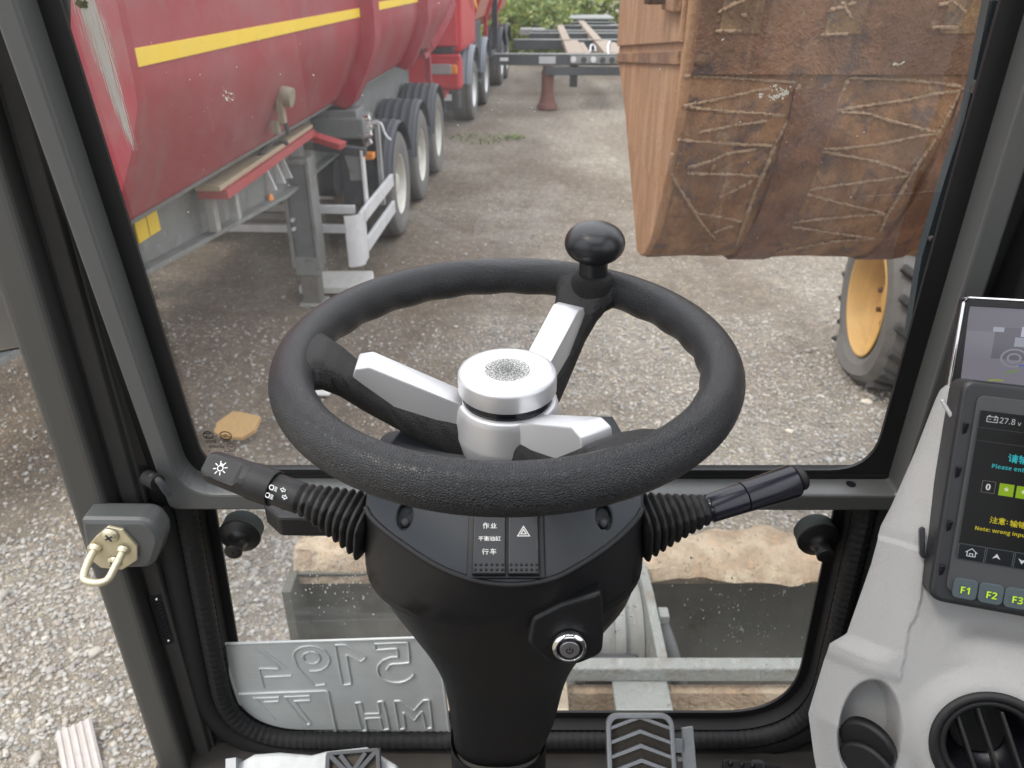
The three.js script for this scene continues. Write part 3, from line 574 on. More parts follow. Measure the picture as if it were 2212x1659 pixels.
{
  const p = onY(1212, 40, 1.2);
  const t = thing('fence_post', 'thin dark green fence post in front of the bushes', 'post', V(2.15, 0, -33.5));
  part('shaft', cyl(V(0, 0, 0), V(0, 3.2, 0), 0.045, 0.045, 10), M({ color: lin(0.02, 0.12, 0.07), roughness: 0.5 }), t, true);
  part('cap', new THREE.SphereGeometry(0.055, 12, 8).translate(0, 3.2, 0), M({ color: lin(0.02, 0.10, 0.06), roughness: 0.5 }), t, true);
}

// ---------------------------------------------------------------- rusty bucket
const bucketProf = [[2.85, -2.16], [2.45, -2.15], [2.2, -2.19], [2.05, -2.21], [1.92, -2.25], [1.80, -2.31], [1.70, -2.375], [1.62, -2.44], [1.56, -2.51], [1.525, -2.59], [1.512, -2.68]];
function bucketHit(px, py, lift = 0) {
  const r = ray(px, py);
  for (let i = 0; i + 1 < bucketProf.length; i++) {
    const [y0, z0] = bucketProf[i], [y1, z1] = bucketProf[i + 1], n = V(0, z0 - z1, y1 - y0).multiplyScalar(-1).normalize(); // outward, towards the cab
    if (n.z < 0) n.negate();
    const t = (y0 - EYE) * n.y + (z0) * n.z, d = r.dot(n), k = t / d, p = r.clone().multiplyScalar(k).add(V(0, EYE, 0));
    if (p.y <= y0 + 1e-6 && p.y >= y1 - 1e-6) return p.addScaledVector(n, lift);
  }
  return null;
}
{
  const X0 = 0.45, X1 = 1.78;
  const t = thing('excavator_bucket', 'large rusty brown bucket covered in zigzag weld beads, hanging at right', 'bucket', V(1.1, 1.5, -2.7));
  const back = [[1.512, -2.68], [1.9, -3.21], [2.07, -3.53], [2.30, -3.5], [2.85, -3.3]];
  const prof = [...bucketProf, ...back.slice(1)];
  const xs = []; for (let i = 0; i <= 40; i++) xs.push(X0 + 0.02 + (X1 - X0 - 0.04) * i / 40);
  const wob = createNoise2D(rng(66));
  // curved shell seen from the cab, with dents
  const fine = []; for (let i = 0; i + 1 < bucketProf.length; i++) for (let k = 0; k < 4; k++) fine.push([mix(bucketProf[i][0], bucketProf[i + 1][0], k / 4), mix(bucketProf[i][1], bucketProf[i + 1][1], k / 4)]); fine.push(bucketProf[bucketProf.length - 1]);
  const rings = xs.map(x => [...fine.map(([y, z], i) => V(x, y + (i > fine.length - 6 ? 0.006 * wob(x * 6, 3) : 0), z + 0.005 * wob(x * 4, y * 4))), ...back.slice(1).map(([y, z]) => V(x, y, z))].reverse());
  const shell = part('shell', boxUV(loft(rings, { capA: true, capB: true, crease: 0.5 })), MT.rust, t);
  // side plates
  for (const x of [X0, X1 - 0.03]) {
    const g = ext(prof.map(([y, z]) => [-z, y]), 0.03, 0.006); basis(g, V(x, 0, 0), V(0, 0, -1), V(0, 1, 0), V(1, 0, 0));
    const sp = part('side_plate', boxUV(g), MT.rustSide, t);
    if (x === X0) {
      part('seam_bar', boxUV(bar(V(X0 - 0.004, 2.085, -3.5), V(X0 - 0.004, 2.20, -2.22), 0.012, 0.035, 0.003)), MT.rust, sp);
      part('upper_plate', boxUV(basis(ext([[2.2, 2.24], [3.5, 2.13], [3.5, 2.3], [3.3, 2.84], [2.17, 2.84]], 0.012, 0.003), V(X0 - 0.012, 0, 0), V(0, 0, -1), V(0, 1, 0), V(1, 0, 0))), MT.rustSide, sp);
      const lug = part('lug', bx(0.03, 0.30, 0.18, V(X0 - 0.02, 2.46, -2.30)), MT.rust, sp);
      part('bolt', cyl(V(X0 - 0.02, 2.34, -2.42), V(X0 - 0.07, 2.34, -2.42), 0.022, 0.022, 6), MT.rust, lug);
      part('bolt', cyl(V(X0 - 0.02, 2.34, -2.34), V(X0 - 0.09, 2.34, -2.34), 0.018, 0.018, 6), MT.rust, lug);
    }
  }
  // wear straps down the shell
  const strap = (x0, x1, y0, m, nm, h = 0.012) => {
    const p = fine.filter(([y]) => y <= y0), rg = p.map(([y, z], i) => { const a = p[Math.max(0, i - 1)], b = p[Math.min(p.length - 1, i + 1)], n = V(0, -(b[1] - a[1]), (b[0] - a[0])).normalize(); if (n.z < 0) n.negate(); const q = (x, k) => V(x, y, z).addScaledVector(n, k); return [q(x0, -0.01), q(x0 + 0.006, h), q(x1 - 0.006, h), q(x1, -0.01)]; });
    return part(nm, boxUV(loft(rg, { capA: true, capB: true, crease: 0.6 })), m, t);
  };
  const dark = M({ color: lin(0.72, 0.62, 0.66), map: rep(T.rust, 1.4), bumpMap: rep(T.rustBump, 3), bumpScale: 0.008, roughness: 0.7 });
  strap(0.752, 0.885, 2.13, dark, 'wear_strap'); strap(1.20, 1.33, 2.13, dark, 'wear_strap');
  part('wear_plate', boxUV((() => { const p = fine.filter(([y]) => y >= 2.14); return loft(p.map(([y, z]) => [V(0.47, y, z - 0.01), V(0.475, y, z + 0.012), V(1.75, y, z + 0.012), V(1.755, y, z - 0.01)]), { capA: true, capB: true }); })()), M({ color: lin(0.72, 0.66, 0.66), map: rep(T.rust, 0.7), bumpMap: rep(T.rustBump, 1.5), bumpScale: 0.008, roughness: 0.75 }), t);
  for (const [x0, x1] of [[0.53, 0.635], [0.80, 0.895], [1.095, 1.185]]) part('raised_pad', boxUV(merge([bx(x1 - x0, 0.19, 0.02, V((x0 + x1) / 2, 2.355, -2.1585), [0.16, 0, 0.0], 0.004), bx(x1 - x0, 0.4, 0.02, V((x0 + x1) / 2, 2.65, -2.146), [-0.025, 0, 0.0], 0.004)])), M({ color: lin(0.85, 0.92, 0.85), map: rep(T.rust, 1.2), bumpMap: rep(T.rustBump, 3), bumpScale: 0.006, roughness: 0.8 }), t);
  // weld beads: positions read off the shell
  const Z = (x, y) => [1313.4 + 0.3854 * x, 0.3854 * y];
  const beads = [
    [[425, 425], [640, 430], [860, 448], [1050, 462]], [[415, 595], [560, 565], [740, 530], [860, 500], [920, 495]], [[415, 595], [620, 620], [850, 635], [1000, 650]],
    [[505, 742], [680, 705], [890, 675]], [[385, 780], [560, 795], [760, 808], [925, 815]], [[440, 940], [580, 900], [660, 860], [830, 835]], [[440, 968], [620, 972], [850, 985]],
    [[615, 1105], [720, 1060], [810, 1010]], [[480, 1190], [620, 1210], [755, 1240]], [[590, 1300], [700, 1260]], [[575, 960], [600, 915]],
    [[1070, 470], [1020, 650], [940, 800], [880, 950], [820, 1080], [770, 1230], [720, 1370]], [[1345, 440], [1280, 570], [1215, 690], [1130, 840], [1080, 970], [1010, 1080], [985, 1180], [930, 1290], [890, 1400]],
    [[1345, 435], [1500, 440], [1700, 450], [1850, 468], [1985, 485]], [[1265, 620], [1450, 590], [1700, 555], [1850, 520], [1985, 510]], [[1265, 620], [1450, 635], [1600, 680], [1740, 715], [1855, 745]],
    [[1130, 838], [1330, 830], [1560, 800], [1740, 760], [1855, 745]], [[1150, 838], [1300, 865], [1480, 900], [1600, 930], [1690, 975]], [[1010, 1080], [1200, 1050], [1450, 1015], [1690, 980]],
    [[1040, 1070], [1200, 1110], [1370, 1150], [1560, 1195]], [[960, 1255], [1150, 1230], [1350, 1210], [1560, 1195]], [[960, 1255], [1180, 1290], [1350, 1315], [1500, 1335]], [[885, 1420], [1100, 1380], [1300, 1345], [1500, 1335]],
    [[1985, 490], [1900, 650], [1850, 750], [1770, 870], [1700, 970], [1640, 1080], [1570, 1190], [1520, 1300]],
    [[360, 850], [345, 960], [430, 1100], [520, 1240], [600, 1340]], [[1690, 1310], [1800, 1200]], [[1070, 440], [1120, 400], [1260, 385]],
    [[595, 165], [740, 165]], [[610, 60], [700, 15], [760, -8]], [[735, 70], [770, 80]], [[1175, 188], [1335, 178]], [[1220, 55], [1380, 5]], [[1300, 0], [1355, 105]], [[1795, 145], [1945, 145]], [[1830, 25], [1910, 0]], [[1920, 0], [1990, 65]],
  ];
  const rb = rng(8);
  for (const b of beads) {
    const top = b[0][1] < 200, vert = Math.abs(b[b.length - 1][1] - b[0][1]) > 500;
    const dense = []; for (let i = 0; i + 1 < b.length; i++) { const n = Math.max(2, Math.round(Math.hypot(b[i + 1][0] - b[i][0], b[i + 1][1] - b[i][1]) / 9)); for (let k = 0; k < n; k++) dense.push([mix(b[i][0], b[i + 1][0], k / n), mix(b[i][1], b[i + 1][1], k / n)]); } dense.push(b[b.length - 1]);
    const pts = dense.map(([x, y]) => { const [px, py] = Z(x + (rb() - 0.5) * 6, y + (rb() - 0.5) * 7); return bucketHit(px, py, top ? 0.0165 : 0.002); }).filter(Boolean);
    if (pts.length < 2) continue;
    const n = pts.length, rings2 = pts.map((p, i) => { const a = pts[Math.max(0, i - 1)], c = pts[Math.min(n - 1, i + 1)], d = c.clone().sub(a).normalize(), s = d.clone().cross(V(0, 0.3, 1)).normalize(), u = s.clone().cross(d); const e = i === 0 || i === n - 1 ? 0.4 : 1, r = (0.0020 + 0.0036 * rb()) * e * (vert ? 1.25 : 1); return [0, 1, 2, 3, 4, 5, 6].map(k => { const w = k / 7 * 6.283; return p.clone().addScaledVector(s, r * 1.15 * Math.cos(w)).addScaledVector(u, r * Math.sin(w)); }); });
    part('weld_bead', boxUV(loft(rings2, { capA: true, capB: true, crease: 2 })), MT.weld, t);
  }
  // round lug stub on the shell
  const st = bucketHit(1515, 128, 0.012); if (st) part('stub', new THREE.SphereGeometry(0.017, 14, 10).scale(1.3, 1, 0.6).translate(st.x, st.y, st.z), MT.rust, t);
}

// ---------------------------------------------------------------- machine wheel with a flat tyre
{
  const c = V(2.50, 0.53, -4.66), t = thing('flat_tyre_wheel', 'large lugged wheel with a yellow rim and a flat tyre, below the bucket', 'wheel', V(2.5, 0, -4.66));
  const turn = -0.14; t.rotation.y = turn;
  const W = 0.42, prof = [[0.36, -0.16], [0.385, -0.19], [0.44, -0.215], [0.52, -0.21], [0.57, -0.17], [0.585, 0], [0.57, 0.17], [0.52, 0.21], [0.44, 0.215], [0.385, 0.19], [0.36, 0.16]];
  const squash = g => { const p = g.attributes.position; for (let i = 0; i < p.count; i++) { let x = p.getX(i), y = p.getY(i) + 0.53, z = p.getZ(i); if (y < 0.16) { const k = clamp((0.16 - y) / 0.22); x *= 1 + 0.38 * k * (y < 0.16 ? 1 : 0); z *= 1 + 0.10 * k; y = Math.max(0.004, 0.16 - (0.16 - y) * 0.72); } p.setXYZ(i, x, y, z); } g.computeVertexNormals(); return g; };
  const ty = lathe(prof, 90); ty.rotateZ(Math.PI / 2);
  const tm = part('tyre', squash(boxUV(ty)), MT.tyre, t, true);
  for (let i = 0; i < 22; i++) for (const s of [-1, 1]) {
    const a = (i + (s > 0 ? 0.5 : 0)) / 22 * 6.283; if (Math.sin(a) < -0.8) continue;
    const g = bx(0.23, 0.045, 0.05, V(0, 0, 0), [0, s * 0.6, 0], 0.012); g.translate(s * 0.10, 0.60, 0); g.rotateX(a - Math.PI / 2);
    part('lug', squash(g), MT.tread, tm, true);
  }
  const rim = lathe([[0.375, -0.19], [0.388, -0.2], [0.374, -0.207], [0.366, -0.195], [0.362, -0.165], [0.352, -0.158], [0.349, -0.12], [0.341, -0.115], [0.338, -0.075], [0.325, -0.065], [0.322, -0.02], [0.312, -0.012], [0.310, 0.035], [0.30, 0.05], [0.16, 0.055], [0.12, 0.0], [0.001, 0.0]].map(([a, b]) => [a, -b]), 64); rim.rotateZ(Math.PI / 2); rim.translate(0, 0.53, 0);
  const rm = part('rim', rim, MT.yellowRim, t, true);
  part('hub', cyl(V(-0.06, 0.53, 0), V(0.30, 0.53, 0), 0.13), MT.yellowRim, rm, true);
  for (let k = 0; k < 8; k++) part('wheel_nut', cyl(V(-0.075, 0.53 + 0.17 * Math.sin(k * 0.785), 0.17 * Math.cos(k * 0.785)), V(-0.02, 0.53 + 0.17 * Math.sin(k * 0.785), 0.17 * Math.cos(k * 0.785)), 0.018, 0.018, 6), MT.rust, rm, true);
}

// ---------------------------------------------------------------- things lying on the ground
{
  const p = onY(518, 935, 0.02); const g = ext([[-0.10, -0.055], [-0.05, -0.075], [0.06, -0.07], [0.105, -0.02], [0.10, 0.06], [-0.02, 0.075], [-0.06, 0.07], [-0.11, 0.0]], 0.03, 0.005); g.rotateX(-Math.PI / 2); g.scale(1.15, 1.2, 1.25); g.rotateX(0.38); g.rotateY(-0.2); g.translate(p.x, 0.055, p.z);
  single('broken_board', boxUV(g), M({ color: lin(0.50, 0.31, 0.12), roughness: 0.8, map: rep(T.dusty, 5) }), 'broken orange brown piece of board lying on the gravel', 'board');
  const q = onY(693, 845, 0.01), h = ext([[-0.09, -0.07], [0.07, -0.08], [0.10, 0.05], [-0.03, 0.09], [-0.1, 0.03]], 0.012, 0.003); h.rotateX(-Math.PI / 2); h.translate(q.x, 0.016, q.z);
  single('flat_stone', boxUV(h), MT.whiteSlab, 'pale flat stone on the gravel seen through the steering wheel', 'stone');
  const b = onY(168, 1610, 0.02), t = thing('grooved_board', 'grey grooved board lying on the gravel below the door', 'board', V(b.x, 0, b.z));
  const bm = M({ color: lin(0.50, 0.46, 0.43), roughness: 0.85, map: rep(T.dusty, 3) });
  const gr = new THREE.Group();
  t.rotation.y = 0.6; const base = bx(0.115, 0.02, 0.4, V(0, 0.02, 0.11)); part('plank', base, bm, t, true);
  for (let i = 0; i < 5; i++) part('ridge', bx(0.012, 0.008, 0.395, V(-0.046 + i * 0.023, 0.033, 0.11), null, 0.003), bm, t, true);
  for (const [px, py, s, lb] of [[1975, 1118 - 380, 0.03, 'chalky pale stone beside the flat tyre'], [3250 * 0.576, 0, 0, '']]) { if (!s) continue; }
}
function paleStone(px, py, s, label) {
  const p = onY(px, py, s * 0.5), r = rng(px), n = createNoise3D(r); let g = new THREE.IcosahedronGeometry(1, 2); g.deleteAttribute('uv'); g.deleteAttribute('normal'); g = mergeVertices(g, 1e-3); const a = g.attributes.position;
  for (let i = 0; i < a.count; i++) { const x = a.getX(i), y = a.getY(i), z = a.getZ(i), f = s * (1 + 0.3 * n(x, y, z)); a.setXYZ(i, p.x + x * f * 1.4, p.y * 0.6 + y * f * 0.6, p.z + z * f); } g.computeVertexNormals();
  single('pale_stone', g, M({ color: lin(0.62, 0.56, 0.46), roughness: 0.9 }), label, 'stone', 'large pale stones on the gravel');
}
paleStone(1873, 866, 0.026, 'largest pale stone on the gravel below the flat tyre');
paleStone(1705, 930, 0.019, 'pale stone on the gravel right above the right lever');
paleStone(1835, 777, 0.022, 'pale stone on the gravel just left of the flat tyre');

// ================================================================ OWN MACHINE: undercarriage in front of the cab
{
  const t = thing('dozer_blade', 'muddy steel blade below the lower window, its top caked tan', 'blade', V(0.55, 0.2, -1.95));
  const n = createNoise2D(rng(71));
  const back = [[0.705, -1.885], [0.60, -1.93], [0.45, -1.95], [0.30, -1.90], [0.20, -1.84]];
  const rg = []; for (let i = 0; i <= 2; i++) { const x = [-0.69, 0.6, 1.9][i]; rg.push([...back.map(([y, z]) => V(x, y, z)), ...back.slice().reverse().map(([y, z]) => V(x, y, z - 0.05))]); }
  part('mouldboard', boxUV(loft(rg, { capA: true, capB: true, crease: 0.5 })), MT.bladeDark, t);
  // mud cake on the top edge
  const nx = 120, sec = x => { const e = 0.02 * n(x * 3, 1) + 0.012 * n(x * 9, 5); const k = 0.022 * Math.sin((x - 0.2) * 2.2); return [[-1.862 - e + k, 0.715], [-1.885 - e + k, 0.748 + 0.008 * n(x * 5, 2)], [-1.93, 0.765 + 0.012 * n(x * 4, 8)], [-2.03 + e, 0.752 + 0.01 * n(x * 6, 3)], [-2.10 + e * 2, 0.70], [-2.0, 0.66], [-1.89, 0.66]].map(([z, y]) => V(x, y, z)); };
  const mr = []; for (let i = 0; i <= nx; i++) mr.push(sec(-0.70 + 2.62 * i / nx).reverse());
  part('mud_cake', boxUV(loft(mr, { capA: true, capB: true, crease: 0.7 })), MT.mud, t);
  part('end_plate', bx(0.03, 0.5, 0.26, V(-0.70, 0.46, -1.93)), MT.bladeDark, t);
}
{
  const t = thing('undercarriage', 'grey dirty steel frame and hoses seen through the lower window', 'chassis', V(0.4, 0.3, -1.4));
  const g1 = M({ color: lin(0.86, 0.88, 0.86), map: rep(T.steel, 2.2), roughness: 0.8, bumpMap: rep(T.mudBump, 4), bumpScale: 0.004 });
  part('cross_bar', bx(2.1, 0.05, 0.04, V(0.35, 0.765, -1.45), null, 0.006), g1, t);
  part('front_wall', bx(2.1, 0.42, 0.03, V(0.35, 0.50, -1.435), null, 0.004), MT.mud, t);
  for (const x of [0.185, 0.405]) {
    const g = ext(fillet([[1.462, 0.775], [1.72, 0.785], [1.87, 0.77], [1.93, 0.70], [1.93, 0.35], [1.462, 0.35]], [0, 0.1, 0.06, 0.03, 0, 0]), 0.028, 0.003); basis(g, V(x - 0.014, 0, 0), V(0, 0, -1), V(0, 1, 0), V(1, 0, 0));
    part('rib_plate', boxUV(g), g1, t);
  }
  part('cylinder', cyl(V(0.205, 0.58, -1.76), V(0.388, 0.58, -1.76), 0.165, 0.165, 40), MT.steelGrey, t);
  part('pin', cyl(V(0.30, 0.60, -1.76), V(0.33, 0.60, -1.76), 0.175, 0.175, 40), MT.steelGrey, t);
  part('block', bx(0.16, 0.2, 0.1, V(0.28, 0.60, -1.52)), MT.chassisDark, t);
  const deck = part('deck_plate', bx(0.80, 0.02, 0.62, V(-0.255, 0.735, -1.12), null, 0.003), M({ map: rep(T.mud, 1.6), color: lin(0.95, 1.0, 1.05), roughness: 0.9 }), t);
  part('deck_plate', bx(0.145, 0.02, 0.62, V(0.338, 0.735, -1.12), null, 0.003), g1, t);
  part('pocket_floor', bx(0.12, 0.02, 0.62, V(0.21, 0.60, -1.12)), MT.mud, t);
  part('pocket_floor', bx(0.9, 0.02, 0.62, V(0.86, 0.52, -1.12)), MT.mud, t);
  part('side_bracket', bx(0.26, 0.3, 0.05, V(-0.02, 0.55, -1.5)), g1, t);
  for (const k of [0, 1]) part('hose', tube([V(0.95 + k * 0.05, 0.28, -1.60), V(0.90 + k * 0.06, 0.45, -1.62), V(0.93 + k * 0.06, 0.60, -1.64), V(1.05 + k * 0.04, 0.66, -1.66), V(1.25, 0.62 + k * 0.02, -1.7)], 0.017, 40, 8), M({ color: lin(0.16, 0.165, 0.16), roughness: 0.7 }), t);
  part('hose', tube([V(0.43, 0.72, -1.70), V(0.46, 0.66, -1.62), V(0.50, 0.52, -1.55), V(0.52, 0.40, -1.5)], 0.024, 24, 8), M({ color: lin(0.12, 0.125, 0.125), roughness: 0.7 }), t);
  part('fitting', bx(0.03, 0.03, 0.04, V(0.44, 0.75, -1.66)), g1, t);
  part('axle_housing', boxUV(cyl(V(-0.5, 0.48, -0.7), V(1.6, 0.48, -0.7), 0.16)), MT.chassisDark, t);
}

// ================================================================ CAB
const K = 0.09, P0 = V(0, 1.88, -0.755), EYv = V(0, 1, K).normalize(), NZ = V(0, -K, 1).normalize(), EX = V(1, 0, 0);
const toW = (px, py) => { const p = onPlane(px, py, P0, NZ).sub(P0); return [p.x, p.dot(EYv)]; };
const fromW = (x, s, n = 0) => P0.clone().addScaledVector(EX, x).addScaledVector(EYv, s).addScaledVector(NZ, n);
const cab = thing('excavator_cab', 'dark grey excavator cab with front windows, pillars and floor', 'cab', V(0.05, 1.40, 0));
const glassTop = 1.03;
const lineTo = (a, b, s) => [a[0] + (b[0] - a[0]) * (s - a[1]) / (b[1] - a[1]), s];
const BL = toW(445, 1013), BR = toW(1883, 1015), TL = lineTo(toW(430, 965), toW(130, 0), glassTop), TR = lineTo(toW(1896, 965), toW(2160, 0), glassTop);
const offW = (l, r, b, tp) => [[BL[0] - l, BL[1] - b], [BR[0] + r, BR[1] - b], [TR[0] + r, TR[1] + tp], [TL[0] - l, TL[1] + tp]];
const rA = [0.038, 0.05, 0.05, 0.05];
const opening = fillet([BL, BR, TR, TL], rA), bandOut = fillet(offW(0.019, 0.022, 0.012, 0.02), [0.042, 0.006, 0.05, 0.05]), ringOut = fillet(offW(0.040, 0.046, 0.036, 0.05), [0.012, 0.012, 0.03, 0.03]);
const put = (g, n) => basis(g, fromW(0, 0, n), EX, EYv, NZ);
{
  const fw = part('window_frame', boxUV(put(ext(ringOut, 0.034, 0.003, [bandOut.slice().reverse()]), -0.002)), MT.frameRailLit, cab);
  part('glass_border', boxUV(put(ext(bandOut, 0.004, 0, [opening.slice().reverse()]), -0.003)), MT.seal, fw);
  const gl = ext(fillet(offW(0.012, 0.012, 0.006, 0.01), 0.05), 0.001, 0).toNonIndexed();
  const sh = new THREE.ShapeGeometry(new THREE.Shape(fillet(offW(0.012, 0.012, 0.006, 0.01), 0.04).map(p => new THREE.Vector2(...p))));
  const pane = part('windscreen', put(sh, -0.005), MT.glass, fw);
  const hole = onPlane(1838, 1046, fromW(0, BR[1] - 0.012), V(0, 1, K).normalize());
  part('hole', cyl(hole.clone().add(V(0, 0.0008, 0)), hole.clone().add(V(0, -0.003, 0)), 0.0055, 0.0055, 20), MT.gloss, fw);
}
{ // catch that holds the opening window, at the foot of the left liner
  const c = atD(322, 1036, 0.86), t = thing('window_catch', 'small dark metal catch in the corner between the left pillar and the window frame', 'catch', c);
  part('pivot', cyl(V(-0.004, 0, -0.004), V(0.012, 0, 0.006), 0.009), MT.frameBlack, t, true);
  part('hook', tube([V(0.004, 0.006, 0.002), V(0.014, 0.002, 0.006), V(0.018, -0.008, 0.006), V(0.021, -0.018, 0.004)], 0.0042, 20, 8), MT.chassisDark, t, true);
}
// lower front panel with the rounded window
{
  const zL = -0.755, q = (px, py) => { const p = onZ(px, py, zL); return [p.x, p.y]; };
  const a = q(449, 1085), b = q(500, 1385), c = q(1820, 1090), d = q(1757, 1385), yb = q(1106, 1562)[1], yt = q(1106, 1072)[1] + 0.012;
  const lo = [lineTo(a, b, yb), lineTo(c, d, yb), lineTo(c, d, yt), lineTo(a, b, yt)];
  const op = fillet(lo, [0.085, 0.10, 0.01, 0.01], 14);
  const off = k => fillet([[lo[0][0] - k, lo[0][1] - k], [lo[1][0] + k, lo[1][1] - k], [lo[2][0] + k, lo[2][1] + k * 0.4], [lo[3][0] - k, lo[3][1] + k * 0.4]], [0.085 + k, 0.10 + k, 0.01, 0.01], 14);
  const panel = part('front_panel', boxUV(ext([[-0.5, 1.36], [0.62, 1.36], [0.62, yt + 0.02], [-0.5, yt + 0.02]], 0.02, 0, [off(0.012).reverse()]).translate(0, 0, zL - 0.018)), MT.frameBlack, cab);
  part('glass_border', boxUV(ext(off(0.016), 0.004, 0, [op.slice().reverse()]).translate(0, 0, zL - 0.022)), MT.seal, panel);
  const sh = new THREE.ShapeGeometry(new THREE.Shape(off(0.008).map(p => new THREE.Vector2(...p)))); sh.translate(0, 0, zL - 0.024);
  part('lower_glass', sh, MT.glass, panel);
  // ribbed rubber seal round it
  const openU = k => { const o = off(k), n = o.length, cutY = yt - 0.012; const i0 = o.findIndex(p => p[1] > cutY), low = o.filter(p => p[1] <= cutY); const li = lineTo(a, b, cutY)[0] - k, ri = lineTo(c, d, cutY)[0] + k; return [[li, cutY], ...low, [ri, cutY]]; };
  const o1 = openU(0.022), curve = new THREE.CatmullRomCurve3(o1.map(p => V(p[0], p[1], zL + 0.012)), false, 'centripetal');
  const tg = new THREE.TubeGeometry(curve, 460, 0.0125, 10, false), tp = tg.attributes.position, fr = 461;
  for (let i = 0; i < fr; i++) { const cc = curve.getPointAt(Math.min(1, i / 460)), k = 1 + 0.06 * Math.cos(i * 2.1); for (let j = 0; j <= 10; j++) { const m = i * 11 + j; tp.setXYZ(m, cc.x + (tp.getX(m) - cc.x) * k, cc.y + (tp.getY(m) - cc.y) * k, cc.z + (tp.getZ(m) - cc.z) * k); } } tg.computeVertexNormals();
  part('window_seal', boxUV(tg), MT.rubber, panel);
  const o2 = openU(0.05), c2 = new THREE.CatmullRomCurve3(o2.map(p => V(p[0], p[1], zL + 0.004)), false, 'centripetal');
  part('trim_welt', boxUV(new THREE.TubeGeometry(c2, 300, 0.018, 8, false)), MT.rubber, panel);
}
// cross rail behind the joint, pillars, roof, rear and right walls
part('cross_rail', boxUV(put(ext([[-0.45, BL[1] - 0.060], [0.50, BL[1] - 0.060], [0.50, BL[1] - 0.008], [-0.45, BL[1] - 0.008]], 0.014, 0.001), -0.018)), MT.frameBlack, cab);
{
  const yb = 1.36, yt = 2.97;
  const up = (poly) => basis(ext(poly, yt - yb, 0), V(0, yb, 0), V(1, 0, 0), V(0, 0, -1), V(0, 1, 0));
  const lp = fillet([[-0.502, 0.702], [-0.502, 0.80], [-0.436, 0.80], [-0.436, 0.745], [-0.463, 0.738], [-0.458, 0.702]].reverse(), [0.008, 0.003, 0.004, 0, 0, 0.012], 4);
  const lpm = part('left_pillar', boxUV(up(lp)), MT.frame, cab); lpm.userData.label = 'dark grey left front pillar beside the open door';
  part('pillar_seal', boxUV(up(fillet([[-0.462, 0.741], [-0.4385, 0.746], [-0.44, 0.735], [-0.456, 0.730]], 0.003, 3))), M({ color: lin(0.05, 0.047, 0.043), roughness: 0.85, map: rep(T.dusty, 5) }), lpm);
  part('inner_liner', boxUV(put(ext([[-0.434, -0.06], [BL[0] - 0.03, -0.06], [TL[0] - 0.03, glassTop + 0.02], [-0.434, glassTop + 0.02]], 0.012, 0), -0.02)), MT.frameBlack, cab);
  const rp = fillet([[0.475, 0.80], [0.63, 0.80], [0.63, 0.60], [0.60, 0.60], [0.575, 0.70], [0.50, 0.712]], [0, 0, 0, 0.02, 0.03, 0.01], 4);
  const rpm = part('right_pillar', boxUV(up(rp)), MT.frameBlack, cab); rpm.userData.label = 'black right front pillar behind the screens';
  part('inner_liner', boxUV(put(ext([[BR[0] + 0.03, -0.06], [0.52, -0.06], [0.52, glassTop + 0.02], [TR[0] + 0.03, glassTop + 0.02]], 0.012, 0), -0.02)), MT.frameBlack, cab);
  part('floor', bx(1.14, 0.05, 1.55, V(0.06, 1.375, 0.02), null, 0.004), MT.floor, cab);
  // roof with a glazed hatch
  const rf = ext([[-0.5, -0.78], [0.63, -0.78], [0.63, 0.78], [-0.5, 0.78]], 0.05, 0, [[[-0.36, -0.62], [-0.36, 0.12], [0.46, 0.12], [0.46, -0.62]]]); rf.rotateX(Math.PI / 2); rf.translate(0, 3.0, 0);
  const roof = part('roof', boxUV(rf), MT.frame, cab);
  const hg = new THREE.PlaneGeometry(0.86, 0.78); hg.rotateX(-Math.PI / 2); hg.translate(0.05, 3.003, -0.25); part('hatch_glass', hg, MT.glass, roof);
  const rw = ext([[-0.5, 1.36], [0.63, 1.36], [0.63, 2.96], [-0.5, 2.96]], 0.04, 0, [[[-0.34, 2.25], [-0.34, 2.85], [0.47, 2.85], [0.47, 2.25]]]); rw.translate(0, 0, 0.75);
  const rear = part('rear_wall', boxUV(rw), MT.frame, cab);
  part('rear_glass', new THREE.PlaneGeometry(0.83, 0.62).translate(0.065, 2.55, 0.77), MT.glass, rear);
  const sw = ext([[-0.74, 1.36], [0.62, 1.36], [0.62, 2.96], [-0.74, 2.96]], 0.03, 0, [[[-0.66, 2.0], [-0.66, 2.88], [0.5, 2.88], [0.5, 2.0]]].map(h => h.map(([x, y]) => [x + 0.12, y]))); basis(sw, V(0.63, 0, 0), V(0, 0, 1), V(0, 1, 0), V(-1, 0, 0));
  const side = part('right_wall', boxUV(sw), MT.frame, cab);
  part('side_glass', new THREE.PlaneGeometry(1.2, 0.92).rotateY(-Math.PI / 2).translate(0.615, 2.44, 0.04), MT.glass, side);
  part('rear_pillar', bx(0.05, 1.6, 0.30, V(-0.475, 2.16, 0.62), null, 0.01), MT.frame, cab);
}
